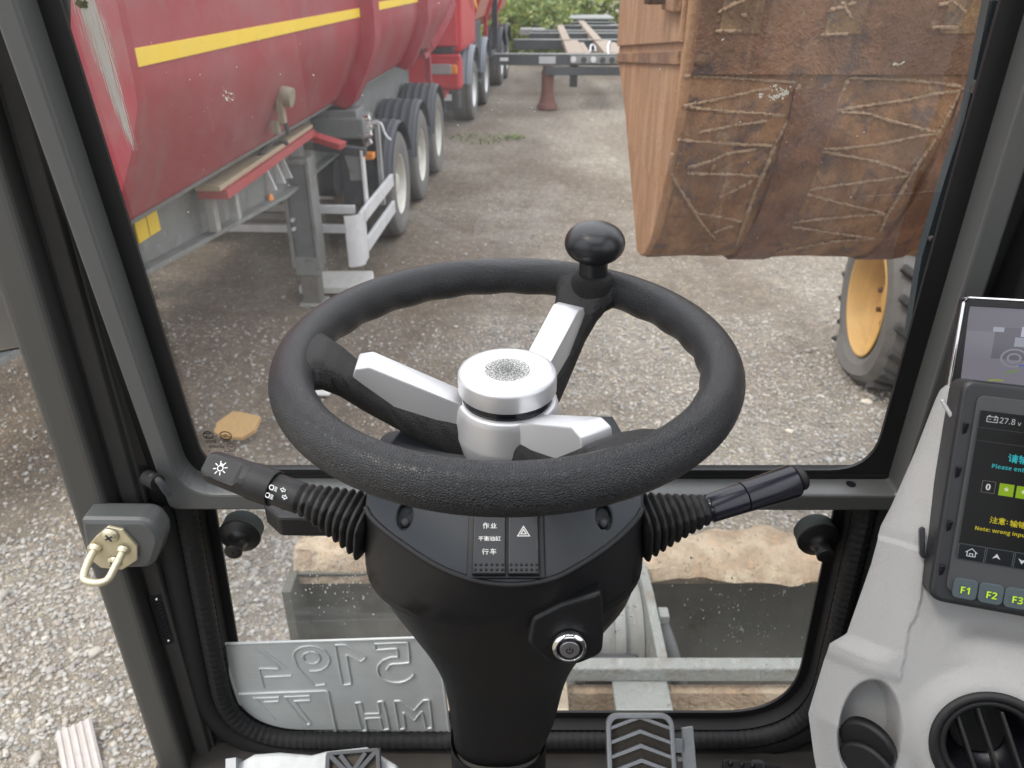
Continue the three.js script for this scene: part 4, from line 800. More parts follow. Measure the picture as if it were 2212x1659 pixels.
// printed marks and dried dirt on the windscreen (flat print / matter on the pane), plus a painted veil
function canvasTex(w, h, draw) { const c = document.createElement('canvas'); c.width = w; c.height = h; const x = c.getContext('2d'); draw(x, w, h); const t = new THREE.CanvasTexture(c); t.colorSpace = THREE.SRGBColorSpace; return t; }
function decal(name, parent, o, ex, ey, w, h, texture, extra = {}) {
  const g = new THREE.PlaneGeometry(w, h), n = ex.clone().cross(ey).normalize(); basis(g, o, ex.clone().normalize(), ey.clone().normalize(), n);
  return part(name, g, M({ map: texture, transparent: true, roughness: 0.6, side: THREE.DoubleSide, ...extra }), parent);
}
{
  const t1 = canvasTex(512, 256, (x, w, h) => {
    x.translate(w, 0); x.scale(-1, 1); x.strokeStyle = x.fillStyle = '#050607'; x.lineWidth = 11; x.textBaseline = 'middle'; x.textAlign = 'center';
    x.beginPath(); x.ellipse(130, 55, 90, 42, 0, 0, 7); x.stroke(); x.beginPath(); x.ellipse(395, 50, 75, 38, 0, 0, 7); x.stroke();
    x.lineWidth = 9; for (const dx of [0, 34, 68]) { x.beginPath(); x.arc(368 + dx, 50, 21, 0.7, 5.6); x.stroke(); }
    x.lineWidth = 7; for (const dx of [-48, 0, 22]) { x.beginPath(); x.arc(130 + dx * 0.7, 55, 13, 0, 7); x.stroke(); } for (const dx of [50, 64, 78]) { x.beginPath(); x.moveTo(120 + dx, 38); x.lineTo(120 + dx, 70); x.stroke(); } x.beginPath(); x.moveTo(62, 30); x.lineTo(62, 70); x.lineTo(90, 70); x.stroke();
    x.font = 'bold 42px sans-serif'; x.fillText('E010332', 385, 118); x.font = 'bold 30px sans-serif'; x.fillText('SAWANG', 140, 118);
    x.font = 'bold 44px sans-serif'; x.fillText('43R-010118', 315, 178); x.lineWidth = 6; x.beginPath(); x.ellipse(90, 178, 62, 36, 0, 0, 7); x.stroke(); x.font = 'bold 34px sans-serif'; x.fillText('E32', 90, 180);
    for (const k of [40, 75, 105, 135, 165, 195, 440]) { x.beginPath(); x.moveTo(k, 236); x.lineTo(k + 22, 236); x.lineTo(k + 11, 218); x.fill(); }
  });
  const a = toW(428, 935), b = toW(513, 985);
  const pane = cab.children.find(c => c.name === 'window_frame').children.find(c => c.name === 'windscreen');
  decal('maker_mark', pane, fromW((a[0] + b[0]) / 2, (a[1] + b[1]) / 2, -0.0042), EX, EYv, b[0] - a[0], a[1] - b[1], t1);
  // dirt film: droppings, dried drops, wiper scratches
  const dirt = (name, list, seed, size, rgb) => {
    const r = rng(seed), gs = [];
    for (const [px, py, w, h, n] of list) for (let i = 0; i < n; i++) {
      const x = px + (r() + r() - 1) * w, y = py + (r() + r() - 1) * h, s = size * (0.3 + r() * r() * 1.6), c = toW(x, y), k = 5 + Math.floor(r() * 3), pts = [], el = 0.6 + 1.3 * r(), ro = r() * 3;
      for (let j = 0; j < k; j++) { const an = j / k * 6.283, rad = s * (0.5 + 0.8 * r()); const ux = Math.cos(an) * rad * el, uy = Math.sin(an) * rad; pts.push([c[0] + ux * Math.cos(ro) - uy * Math.sin(ro), c[1] + ux * Math.sin(ro) + uy * Math.cos(ro)]); }
      const g = new THREE.ShapeGeometry(new THREE.Shape(pts.map(p => new THREE.Vector2(...p)))); put(g, -0.0058 - 0.0001 * (i % 5)); gs.push(g.toNonIndexed());
    }
    const m = part(name, merge(gs), M({ color: lin(...rgb), roughness: 0.95, side: THREE.DoubleSide }), pane); m.userData.kind = 'stuff'; return m;
  };
  // bird splash: runs of pale matter down the pane
  { const sn = createNoise2D(rng(41)), W = 256; const st = tex(W, (x, y) => { const dx = (x - 0.5) * 2 - 0.5 * (0.62 - y), run = sn(x * 26, y * 2.2) * 0.7 + sn(x * 60, y * 6) * 0.45, spread = mix(0.35, 0.85, smooth(0.0, 0.9, y)); const k = (1 - Math.abs(dx) / spread) * 1.25 * smooth(0, 0.35, y + 0.12) * smooth(1.0, 0.97, Math.max(x, y)); const a = smooth(0.30, 0.85, k + run * 0.7) + 0.10 * smooth(0, 0.6, k); return [0.56, 0.54, 0.49, clamp(a * 0.95)]; }); st.wrapS = st.wrapT = THREE.ClampToEdgeWrapping; const a0 = toW(120, -60), b0 = toW(310, 330); decal('dried_splash', pane, fromW((a0[0] + b0[0]) / 2, (a0[1] + b0[1]) / 2, -0.0062), EX, EYv, b0[0] - a0[0], a0[1] - b0[1], st, { roughness: 0.95 }); }
  // uneven pale film with wiped arcs: dust plus a painted veil of reflections
  { const f1 = tileNoise(61), W = 1024; const ft = tex(W, (x, y) => { const n = f1(x, y, 7, 5, 0.6), g = f1(x + 0.3, y + 0.1, 90, 3, 0.7), s = f1(x * 1, y * 1, 26, 3), rad = Math.hypot(x - 1.05, (y + 0.1) * 1.2), arc = 0.5 + 0.5 * Math.sin(rad * 210 + 6 * n); const a = 0.060 + 0.075 * smooth(-0.3, 0.7, n) + 0.07 * Math.pow(clamp(g), 2) + 0.03 * arc * smooth(0.1, 0.7, s); return [0.55, 0.55, 0.55, clamp(a)]; }); const x0 = TL[0], x1 = TR[0], yy0 = BL[1] - 0.004, yy1 = TL[1]; decal('veil_film', pane, fromW((x0 + x1) / 2, (yy0 + yy1) / 2, -0.0066), EX, EYv, x1 - x0, yy1 - yy0, ft, { roughness: 1 }); }
  dirt('dried_specks', [[900, 500, 1100, 560, 90], [500, 230, 220, 200, 34], [1150, 230, 160, 40, 14], [1700, 250, 350, 280, 40], [360, 640, 80, 320, 20]], 6, 0.0005, [0.62, 0.61, 0.57]);
  dirt('dried_dropping', [[1690, 200, 26, 12, 40], [1672, 212, 30, 8, 24], [490, 210, 18, 14, 14], [1945, 142, 18, 8, 14]], 7, 0.0011, [0.66, 0.64, 0.55]);
  dirt('dried_dropping', [[172, 12, 16, 10, 26]], 9, 0.0018, [0.12, 0.12, 0.05]);
}
{ // specks of dried mud on the lower glass
  const lp = cab.children.find(c => c.name === 'front_panel').children.find(c => c.name === 'lower_glass'), r = rng(12), gs = [];
  for (const [px, py, w, h, n] of [[1600, 1320, 170, 130, 120], [740, 1260, 120, 90, 130], [1600, 1360, 60, 10, 26], [1690, 1280, 22, 8, 12], [1340, 1330, 60, 90, 30]]) for (let i = 0; i < n; i++) {
    const p = onZ(px + (r() + r() - 1) * w, py + (r() + r() - 1) * h, -0.7785), s = 0.0014 * (0.25 + 1.5 * r() * r()), k = 6, pts = []; for (let j = 0; j < k; j++) { const a = j / k * 6.283, q = s * (0.5 + 0.9 * r()); pts.push(new THREE.Vector2(p.x + q * Math.cos(a), p.y + q * 1.4 * Math.sin(a))); }
    const g = new THREE.ShapeGeometry(new THREE.Shape(pts)); g.translate(0, 0, -0.7782 - 0.0001 * (i % 4)); gs.push(g.toNonIndexed());
  }
  const m = part('dried_specks', merge(gs), M({ color: lin(0.62, 0.62, 0.58), roughness: 0.95, side: THREE.DoubleSide }), lp); m.userData.kind = 'stuff';
  const f1 = tileNoise(83), ft = tex(512, (x, y) => { const n = f1(x, y, 6, 5, 0.6), g = f1(x + 0.3, y + 0.1, 70, 3, 0.7), d = f1(x, y * 0.4, 24, 3); return [0.56, 0.57, 0.55, clamp(0.12 + 0.08 * smooth(-0.4, 0.6, n) + 0.09 * Math.pow(clamp(g), 2) + 0.06 * smooth(0.2, 0.7, d))]; });
  decal('veil_film', lp, V(0.035, 1.655, -0.7792), EX, V(0, 1, 0), 0.82, 0.43, ft, { roughness: 1 });  // pale hazy veil of the lower glass, painted as a film
}
// door striker on its bracket
{
  const z0 = -0.674, q = (px, py, z = z0) => { const p = onZ(px, py, z); return [p.x, p.y]; };
  const t = thing('door_striker', 'cream zinc door striker loop on a rounded grey bracket, on the left pillar', 'striker', V(-0.43, 1.82, -0.68));
  const o = fillet([q(172, 1122), q(322, 1124), q(350, 1165), q(330, 1228), q(190, 1232)], [0.006, 0.025, 0.03, 0.02, 0.006]);
  part('bracket', boxUV(ext(o.slice().reverse(), 0.034, 0.006).translate(0, 0, z0 - 0.034)), M({ color: lin(0.085, 0.09, 0.09), roughness: 0.4 }), t);
  const pl = fillet([q(191, 1178), q(210, 1155), q(236, 1133), q(268, 1140), q(300, 1176), q(300, 1205), q(268, 1226), q(222, 1222), q(193, 1200)], 0.002, 2);
  const plate = part('plate', ext(pl.slice().reverse(), 0.004, 0.001).translate(0, 0, z0), MT.zinc, t);
  const cc = (px, py, dz = 0) => { const p = onZ(px, py, z0 + dz); return p; };
  const screw = (px, py, r) => { const c = cc(px, py, 0.005); const g = lathe([[0.001, 0.004], [r * 0.5, 0.0038], [r * 0.85, 0.002], [r, 0]], 24); g.rotateX(Math.PI / 2); g.translate(c.x, c.y, c.z); const s = part('screw', g, MT.zinc, plate); for (const k of [0, 1]) part('slot', bx(r * 1.0, r * 0.22, 0.0014, V(c.x, c.y, c.z + 0.0038), [0, 0, 0.5 + k * 1.57], 0.0002), MT.chassisDark, plate); };
  screw(238, 1158, 0.0095); screw(247, 1215, 0.008);
  const A = cc(208, 1182, 0.004), B = cc(268, 1186, 0.004), up = V(-0.004, -0.012, 0.032);
  part('loop', tube([A, A.clone().add(up.clone().multiplyScalar(0.6)), A.clone().add(up).add(V(0.004, -0.003, 0.003)), B.clone().add(up).add(V(-0.004, -0.003, 0.003)), B.clone().add(up.clone().multiplyScalar(0.6)), B], 0.0042, 60, 12), MT.zinc, t);
  for (const c of [A, B]) part('collar', cyl(c, c.clone().addScaledVector(up, 0.15), 0.0075, 0.006), MT.zinc, plate);
}
{ // small plate riveted to the pillar
  const p = onZ(354, 1335, -0.735), t = thing('rivet_plate', 'narrow black ribbed plate riveted upright on the left pillar foot', 'plate', V(p.x, p.y, p.z));
  part('plate', bx(0.016, 0.085, 0.003, V(0, 0, 0.002), [0, 0.4, 0.02]), MT.frameBlack, t, true);
  for (let k = 0; k < 14; k++) part('rib', bx(0.009, 0.002, 0.002, V(0, -0.028 + k * 0.0043, 0.004), [0, 0.4, 0.25], 0.0004), MT.gloss, t, true);
  for (const y of [0.036, -0.036]) part('rivet', new THREE.SphereGeometry(0.0028, 10, 8).translate(0, y, 0.0035), MT.chrome, t, true);
}
{ // mirror outside the open door
  const c = atD(-40, 660, 1.15), t = thing('side_mirror', 'black mirror housing outside the open door at the left edge', 'mirror', V(c.x, c.y, c.z));
  part('housing', bx(0.15, 0.26, 0.07, V(0, 0.05, 0), [0.1, 0.5, 0], 0.03), MT.blackPlastic, t, true);
  part('glass', bx(0.13, 0.23, 0.004, V(0.016, 0.05, 0.033), [0.1, 0.5, 0], 0.001), MT.chrome, t, true);
  part('arm', tube([V(-0.02, 0.1, -0.02), V(0.12, 0.25, -0.1), V(0.22, 0.45, -0.05)], 0.011, 20, 8), MT.blackPlastic, t, true);
}
// rubber stops on the lower glass
function stop(px, py, label) {
  const p = onZ(px, py, -0.779), t = thing('rubber_stop', label, 'rubber stop', p, 'rubber stops on the lower window');
  const dir = V(0, -0.10, 1);
  const g1 = lathe([[0.001, 0], [0.026, 0], [0.029, 0.004], [0.026, 0.009], [0.029, 0.013], [0.027, 0.018], [0.03, 0.022], [0.03, 0.026]], 40), g2 = lathe([[0.03, 0.026], [0.029, 0.029], [0.018, 0.033], [0.012, 0.037], [0.0105, 0.046], [0.012, 0.050], [0.0125, 0.058], [0.011, 0.060], [0.001, 0.060]], 40);
  for (const g of [g1, g2]) g.scale(0.86, 0.86, 0.86);
  part('flange', aim(g1, V(0, 0, 0), dir), M({ color: lin(0.05, 0.06, 0.055), roughness: 0.7 }), t, true);
  part('cap', aim(g2, V(0, 0, 0), dir), M({ color: lin(0.012), roughness: 0.4 }), t, true);
}
stop(529, 1130, 'round black rubber stop on the lower window, below the left lever');
stop(1755, 1138, 'round black rubber stop on the lower window, below the right lever');
// wiper outside the windscreen
{
  const n = -0.04, f = (px, py, k = n) => { const q = onPlane(px, py, fromW(0, 0, k), NZ); return q; };
  const t = thing('windscreen_wiper', 'dark steel wiper arm and blade outside the windscreen at right', 'wiper', f(1990, 700));
  const arm = part('arm', boxUV((() => { const L = [[2137, 0], [2100, 187], [2082, 262], [2040, 390], [1990, 560], [1962, 735]], Rr = [[2163, 0], [2127, 187], [2112, 262], [2095, 380], [2060, 560], [2010, 735]]; return loft(L.map((l, i) => { const a = f(...l), b = f(...Rr[i]); return [a, b, b.clone().addScaledVector(NZ, -0.012), a.clone().addScaledVector(NZ, -0.012)]; }), { capA: true, capB: true, crease: 0.4 }); })()), M({ color: lin(0.045, 0.062, 0.068), roughness: 0.45 }), t);
  part('sleeve', boxUV(bar(f(2118, 172, n + 0.004), f(2108, 200, n + 0.004), 0.016, 0.006)), MT.frame, arm);
  for (const [x, y] of [[2012, 515], [1975, 730]]) part('rivet', new THREE.SphereGeometry(0.0035, 12, 8).translate(...f(x, y, n + 0.002).toArray()), MT.frame, arm);
  const bl = part('blade', merge([bar(f(2170, 0, -0.025), f(2068, 420, -0.025), 0.008, 0.012), bar(f(2185, 0, -0.015), f(2075, 430, -0.015), 0.004, 0.01), bar(f(2160, 90, -0.03), f(2110, 260, -0.03), 0.012, 0.012)]), MT.gloss, t);
  for (const [x, y] of [[2163, 80], [2131, 235], [2100, 352]]) part('clip', bx(0.012, 0.02, 0.012, f(x, y, -0.022)), MT.gloss, bl);
  part('hose', tube([f(2200, 0, -0.03), f(2165, 170, -0.03), f(2135, 240, -0.03), f(2105, 360, -0.03), f(2092, 420, -0.03)], 0.003, 40, 6), MT.frameBlack, t);
}

// ================================================================ STEERING WHEEL
{
  const t = thing('steering_wheel', 'black steering wheel with three silver spoke covers and a spinner knob', 'steering wheel', V(-0.004, 2.118, -0.575));
  t.rotation.x = 0.045;
  const L = (n, g, m, p = t) => part(n, g, m, p, true);
  const RR = 0.1743, r0 = 0.0178, pos = [], nu = 300, nv = 40;
  const rim = gridGeo(nu, nv, (a, b) => {
    const th = a * 2 * Math.PI, ph = b * 2 * Math.PI, inner = Math.max(0, -Math.cos(ph - 0.6)), low = inner * inner;
    const r = r0 * (1 - 0.03 * Math.cos(2 * ph)) + 0.0009 * low * Math.cos(26 * th);
    const q = RR + r * Math.cos(ph); return [V(q * Math.cos(th), r * Math.sin(ph), -q * Math.sin(th)), a * 2 * Math.PI * RR, b * 2 * Math.PI * r0];
  });
  L('rim', rim, MT.wheel);
  const ang = [61, 181, 301].map(d => d * Math.PI / 180);
  for (const a of ang) {
    // black arm: sections along the radius [x, top y, bottom y, half width top, half width bottom]
    const sec = [[0.028, -0.060, -0.098, 0.020, 0.024], [0.06, -0.050, -0.084, 0.017, 0.021], [0.095, -0.036, -0.062, 0.0165, 0.019], [0.122, -0.012, -0.044, 0.0185, 0.018], [0.138, 0.002, -0.028, 0.024, 0.022], [0.150, 0.010, -0.019, 0.028, 0.027], [0.160, 0.0130, -0.016, 0.036, 0.034], [0.170, 0.0140, -0.013, 0.046, 0.042]];
    const ring = ([x, yt, yb, wt, wb]) => { const o = []; for (let i = 0; i < 20; i++) { const p = i / 20 * 6.2832, c = Math.cos(p), s = Math.sin(p), e = 0.55, cx = Math.sign(c) * Math.abs(c) ** e, sy = Math.sign(s) * Math.abs(s) ** e; const w = mix(wb, wt, (sy + 1) / 2); o.push(V(x, (yt + yb) / 2 + (yt - yb) / 2 * sy, -w * cx)); } return o; };
    const fine = []; for (let i = 0; i + 1 < sec.length; i++) for (let k = 0; k < 5; k++) fine.push(sec[i].map((v, j) => mix(v, sec[i + 1][j], k / 5))); fine.push(sec[sec.length - 1]);
    const arm = loft(fine.map(ring), { capA: true, capB: true, crease: 0.9 }); arm.rotateY(a); const am = L('spoke', boxUV(arm), MT.spoke);
    const side = fillet([[0.030, -0.043], [0.030, -0.076], [0.066, -0.062], [0.114, -0.034], [0.1275, -0.011], [0.1245, -0.002], [0.1125, 0.0]], [0, 0, 0.006, 0.004, 0.002, 0.003, 0.006], 4);
    const cov = ext(side, 0.024, 0.0014, [], 2); cov.translate(0, 0, -0.012);
    const p = cov.attributes.position; for (let i = 0; i < p.count; i++) { const y = p.getY(i), x = p.getX(i); const base = -0.075 + (x - 0.03) * 0.75, k = clamp((y - base) / 0.05); p.setZ(i, p.getZ(i) * (1.16 - 0.18 * k)); } cov.computeVertexNormals();
    const cv = toCreasedNormals(cov, 0.42); cv.rotateY(a); L('spoke_cover', cv, MT.silver, am);
  }
  const hub = L('hub', lathe([[0.001, -0.10], [0.040, -0.10], [0.046, -0.072], [0.0465, -0.068], [0.0445, -0.046], [0.043, -0.041], [0.0418, -0.0392], [0.038, -0.0385], [0.0355, -0.0385], [0.0355, -0.0300]], 72), MT.silver);
  L('hub_groove', lathe([[0.0385, -0.0383], [0.0362, -0.0380], [0.0362, -0.0306], [0.0385, -0.0303]], 60), MT.gloss, hub);
  const cap = L('hub_cap', lathe([[0.037, -0.0305], [0.0405, -0.0305], [0.0418, -0.0292], [0.0418, -0.0155], [0.0405, -0.0130], [0.0370, -0.0117], [0.0352, -0.0116], [0.0348, -0.0121], [0.0335, -0.0121], [0.0330, -0.0112], [0.0225, -0.0108], [0.0212, -0.0110], [0.0205, -0.0120], [0.001, -0.0120]], 96), MT.silver, hub);
  // worn badge in the cap
  const wn = createNoise2D(rng(31)); const bt = tex(256, (x, y) => { const dx = x - 0.5, dy = y - 0.5, rd = Math.hypot(dx, dy); const s = wn(x * 16, y * 34) * 0.7 + wn(x * 44, y * 70) * 0.6 + wn((x + y * 0.3) * 7, y * 90) * 0.5; const k = smooth(-0.05, 0.2, s + 0.12 + (0.42 - rd) * 1.2 - (dx > 0.12 && dy > 0.0 ? 0.12 : 0)) * (rd < 0.475 ? 1 : 0); const a = mix(0.72, 0.07, k); return [a, a * 0.985, a * 0.95]; });
  bt.wrapS = bt.wrapT = THREE.ClampToEdgeWrapping;
  L('worn_badge', new THREE.CircleGeometry(0.0203, 48).rotateX(-Math.PI / 2).translate(0, -0.01165, 0), M({ map: bt, roughness: 0.55, metalness: 0.2 }), cap);
  L('shaft', cyl(V(0, -0.17, 0.01), V(0, -0.08, 0), 0.03, 0.036, 30), MT.spoke);
  // spinner knob on the far right spoke
  const kr = 0.158, ka = 58.5 * Math.PI / 180, kx = kr * Math.cos(ka), kz = -kr * Math.sin(ka);
  const base = L('knob_mount', lathe([[0.021, -0.006], [0.021, 0.012], [0.0195, 0.0165], [0.0165, 0.0185], [0.014, 0.019]], 40).translate(kx, 0, kz), MT.spoke);
  const kn = L('spinner_knob', lathe([[0.0138, 0.018], [0.0137, 0.0315], [0.0142, 0.0332], ...Array.from({ length: 26 }, (_, i) => { const a = -0.92 + i / 25 * (Math.PI / 2 + 0.92); return [Math.max(0.0005, 0.0287 * Math.pow(Math.cos(a), 0.82)), 0.0500 + 0.0192 * Math.sin(a)]; })], 72).translate(kx, 0, kz), M({ color: lin(0.014, 0.0145, 0.016), roughness: 0.33 }));
}

// ================================================================ STEERING COLUMN
const project = p => { const y = p.y - EYE, d = -p.z * cP - y * sP, u = y * cP - p.z * sP; return [1106 + FOCAL * p.x / d, 829.5 - FOCAL * u / d, d]; };
const PA = 25 * Math.PI / 180, PO = V(0, 1.98, -0.456), PEY = V(0, Math.sin(PA), -Math.cos(PA)), PNZ = V(0, Math.cos(PA), Math.sin(PA));
const onPanel = (px, py, k = 0) => { const p = onPlane(px, py, PO.clone().addScaledVector(PNZ, k), PNZ).sub(PO); return [p.x, p.dot(PEY)]; };
const fromPanel = (x, w, n = 0) => PO.clone().addScaledVector(EX, x).addScaledVector(PEY, w).addScaledVector(PNZ, n);
const putP = (g, n) => basis(g, fromPanel(0, 0, n), EX, PEY, PNZ);
const STROKES = {
  '作': [[5, 1, 1.5, 7], [3.5, 4.5, 3.5, 15], [8, 1, 6, 6], [7, 4, 15, 4], [9.5, 4, 9.5, 15], [9.5, 8, 14.5, 8], [9.5, 11.5, 14.5, 11.5]],
  '业': [[6, 2, 6, 14], [10, 2, 10, 14], [2.5, 5, 4, 10], [13.5, 5, 12, 10], [1, 14, 15, 14]],
  '平': [[2, 2.5, 14, 2.5], [4.5, 4.5, 5.5, 7.5], [11.5, 4.5, 10.5, 7.5], [1, 9, 15, 9], [8, 2.5, 8, 15.5]],
  '衡': [[3.5, 1, 1, 4], [4, 5, 1, 8.5], [2.8, 7, 2.8, 15], [7, 1, 5.5, 3.5], [6.5, 2.2, 9.5, 2.2, 9, 4], [5.8, 4, 10, 4, 10, 9.5, 5.8, 9.5, 5.8, 4], [5.8, 6.7, 10, 6.7], [7.9, 4, 7.9, 9.5], [5, 11.3, 11, 11.3], [8, 9.5, 7.5, 12, 5, 15], [8, 12, 10.5, 15], [11.8, 3, 15, 3], [11.5, 7, 15.5, 7], [13.7, 7, 13.7, 14.5, 12.5, 14]],
  '油': [[2, 1.5, 4, 3.5], [1, 6, 3, 8], [1, 14.5, 4, 9.5], [6, 4.5, 6, 15], [6, 4.5, 14.5, 4.5, 14.5, 15], [6, 9.5, 14.5, 9.5], [6, 14.5, 14.5, 14.5], [10.2, 1, 10.2, 14.5]],
  '缸': [[3, 1, 1.5, 5], [2.5, 3.5, 7, 3.5], [1, 7.5, 7.5, 7.5], [4.3, 3.5, 4.3, 14], [1.5, 9.5, 1.5, 14, 7, 14, 7, 9.5], [8.5, 3, 15, 3], [11.8, 3, 11.8, 14], [8, 14, 15.5, 14]],
  '行': [[5, 1, 1, 5], [5.5, 5.5, 1, 9.5], [3.5, 8, 3.5, 15], [8, 3, 14.5, 3], [7, 7.5, 15.5, 7.5], [12, 7.5, 12, 14.5, 10, 14]],
  '车': [[2.5, 3, 14, 3], [7, 0.8, 3.5, 7.5, 14, 7.5], [1, 11, 15, 11], [8.5, 5, 8.5, 15.5]],
  '请': [[2, 1.5, 4, 3.5], [1, 6, 3.5, 6, 3.5, 13.5, 5.5, 11.5], [7, 3, 15, 3], [7.5, 5.3, 14.5, 5.3], [6.5, 7.6, 15.5, 7.6], [11, 1, 11, 7.6], [8, 9.5, 8, 15], [8, 9.5, 14, 9.5, 14, 15, 12.5, 15], [8, 11.3, 14, 11.3], [8, 13, 14, 13]],
  '输': [[1, 3.5, 6, 3.5], [3, 1, 1.5, 7, 6, 7], [4, 5, 4, 15], [0.8, 11.5, 6.3, 10.3], [11, 1, 7, 6], [11, 1, 15.5, 6], [9, 5.8, 13, 5.8], [7.5, 8, 7.5, 15], [7.5, 8, 10.3, 8, 10.3, 15], [7.5, 10.3, 10.3, 10.3], [7.5, 12.5, 10.3, 12.5], [12.2, 8.5, 12.2, 13], [14.5, 8, 14.5, 15, 13, 14.7]],
  '注': [[2, 1.5, 4, 3.5], [1, 6, 3, 8], [1, 14.5, 4, 9.5], [10, 1, 11, 3], [6.5, 5, 15, 5], [7, 9.5, 14.5, 9.5], [6, 14.5, 15.5, 14.5], [10.7, 5, 10.7, 14.5]],
  '意': [[8, 0.5, 8, 2], [2.5, 2.5, 13.5, 2.5], [5.5, 3.2, 6, 4.8], [10.5, 3.2, 10, 4.8], [1.5, 5.2, 14.5, 5.2], [4, 6.8, 12, 6.8, 12, 10.4, 4, 10.4, 4, 6.8], [4, 8.6, 12, 8.6], [3, 12, 2, 14.5], [5.5, 11.8, 6, 15, 11, 15, 11, 13.5], [8, 11.3, 9, 13], [12.5, 12, 14, 14]],
  '错': [[3.5, 1, 1, 5], [2.8, 3, 6, 3], [1.8, 6, 6, 6], [1, 9, 6, 9], [3.7, 6, 3.7, 14, 6.5, 12], [7.5, 4, 15.5, 4], [9.8, 1, 9.8, 7.5], [13.2, 1, 13.2, 7.5], [7, 7.5, 15.5, 7.5], [8.5, 9.3, 14.5, 9.3, 14.5, 15, 8.5, 15, 8.5, 9.3], [8.5, 12, 14.5, 12]],
};
function hanzi(x, str, cx, cy, s, gap = 0.12, lw = 1.35) {
  const n = str.length, w = n * s + (n - 1) * s * gap; x.lineCap = 'round'; x.lineJoin = 'round'; x.lineWidth = s / 16 * lw;
  [...str].forEach((c, i) => { const ox = cx - w / 2 + i * s * (1 + gap), oy = cy - s / 2; for (const q of STROKES[c] || []) { x.beginPath(); for (let k = 0; k < q.length; k += 2) { const X = ox + q[k] / 16 * s, Y = oy + q[k + 1] / 16 * s; k ? x.lineTo(X, Y) : x.moveTo(X, Y); } x.stroke(); } });
}
{
  const t = thing('steering_column', 'black steering column with two levers, rocker switches and a start button', 'steering column', V(-0.02, 1.42, -0.62));
  // top panel
  const arc = [[790, 1093], [800, 1112], [830, 1142], [870, 1172], [920, 1206], [970, 1232], [1030, 1252], [1090, 1260], [1150, 1257], [1205, 1243], [1260, 1213], [1310, 1180], [1350, 1146], [1380, 1112], [1388, 1095]].map(p => onPanel(p[0], p[1], 0.006));
  const rim = [...arc, [0.112, 0.10], [0.09, 0.155], [-0.09, 0.155], [-0.122, 0.10]];
  const holes = [[876, 1120], [1303, 1122]].map(([px, py]) => { const c = onPanel(px, py); const o = []; for (let i = 0; i < 20; i++) { const a = -i / 20 * 6.283; o.push([c[0] + 0.0062 * Math.cos(a), c[1] + 0.0125 * Math.sin(a)]); } return o; });
  const panel = part('top_panel', boxUV(putP(ext(rim, 0.006, 0.0022, holes, 3), 0)), MT.panelPlastic, t);
  for (const [px, py] of [[876, 1120], [1303, 1122]]) { const c = onPanel(px, py); part('screw_well', cyl(fromPanel(c[0], c[1], -0.03), fromPanel(c[0], c[1], -0.001), 0.012, 0.013, 20, false), MT.gloss, panel); part('screw', new THREE.SphereGeometry(0.004, 12, 8).translate(...fromPanel(c[0], c[1] - 0.004, 0.0).toArray()), MT.chassisDark, panel); }
  part('panel_lip', new THREE.TubeGeometry(new THREE.CatmullRomCurve3(arc.map(([x, w]) => fromPanel(x, w - 0.001, 0.0055))), 120, 0.0024, 8), MT.blackPlastic, panel);
  // shroud: rings from the panel edge down to the foot
  const lip = rim.map(([x, w]) => { const c = [-0.005, 0.08], k = 1.012; return fromPanel(c[0] + (x - c[0]) * k, c[1] + (w - c[1]) * k, -0.001); });
  const NN = 72, ringOf = pts => { const c = pts.reduce((m, p) => m.add(p), V(0, 0, 0)).multiplyScalar(1 / pts.length); const L = [0]; for (let i = 0; i < pts.length; i++) L.push(L[i] + pts[i].distanceTo(pts[(i + 1) % pts.length])); const T0 = L[L.length - 1], o = []; for (let i = 0; i < NN; i++) { const s = i / NN * T0; let k = 0; while (L[k + 1] < s) k++; o.push(pts[k].clone().lerp(pts[(k + 1) % pts.length], (s - L[k]) / (L[k + 1] - L[k]))); } return o; };
  const top = ringOf(lip), axA = V(0, 1.955, -0.535), axB = V(0, 1.48, -0.665);
  const phiOf = top.map(p => { const q = p.clone().sub(PO); return Math.atan2(-(q.dot(PEY) - 0.078) / 0.08, (q.x + 0.005) / 0.117); });
  const levels = [[1130, 791, 1387, 0.076, 0.082], [1170, 800, 1383, 0.073, 0.08], [1240, 832, 1362, 0.066, 0.07], [1290, 862, 1330, 0.058, 0.06], [1330, 890, 1300, 0.053, 0.055], [1390, 930, 1252, 0.047, 0.05], [1450, 957, 1222, 0.043, 0.045], [1540, 975, 1197, 0.041, 0.042], [1590, 981, 1174, 0.039, 0.04]];
  const ringAt = ([py, l, r, bf, bb], k) => {
    let lo = 0, hi = 1; for (let i = 0; i < 40; i++) { const m = (lo + hi) / 2, p = axA.clone().lerp(axB, m); if (project(p)[1] < py) lo = m; else hi = m; }
    const c = axA.clone().lerp(axB, lo), d = project(c)[2], a = (r - l) / 2 * d / FOCAL; c.x = ((l + r) / 2 - 1106) * d / FOCAL;
    const tilt = mix(22, 8, clamp(k)) * Math.PI / 180, ez = V(0, -Math.sin(tilt), Math.cos(tilt));
    return phiOf.map(ph => { const C = Math.cos(ph), S = Math.sin(ph), e = 0.8; return c.clone().addScaledVector(EX, a * Math.sign(C) * Math.abs(C) ** e).addScaledVector(ez, (S > 0 ? bf : bb) * Math.sign(S) * Math.abs(S) ** e); });
  };
  const R0 = levels.map((l, i) => ringAt(l, i / levels.length)), rings = [top];
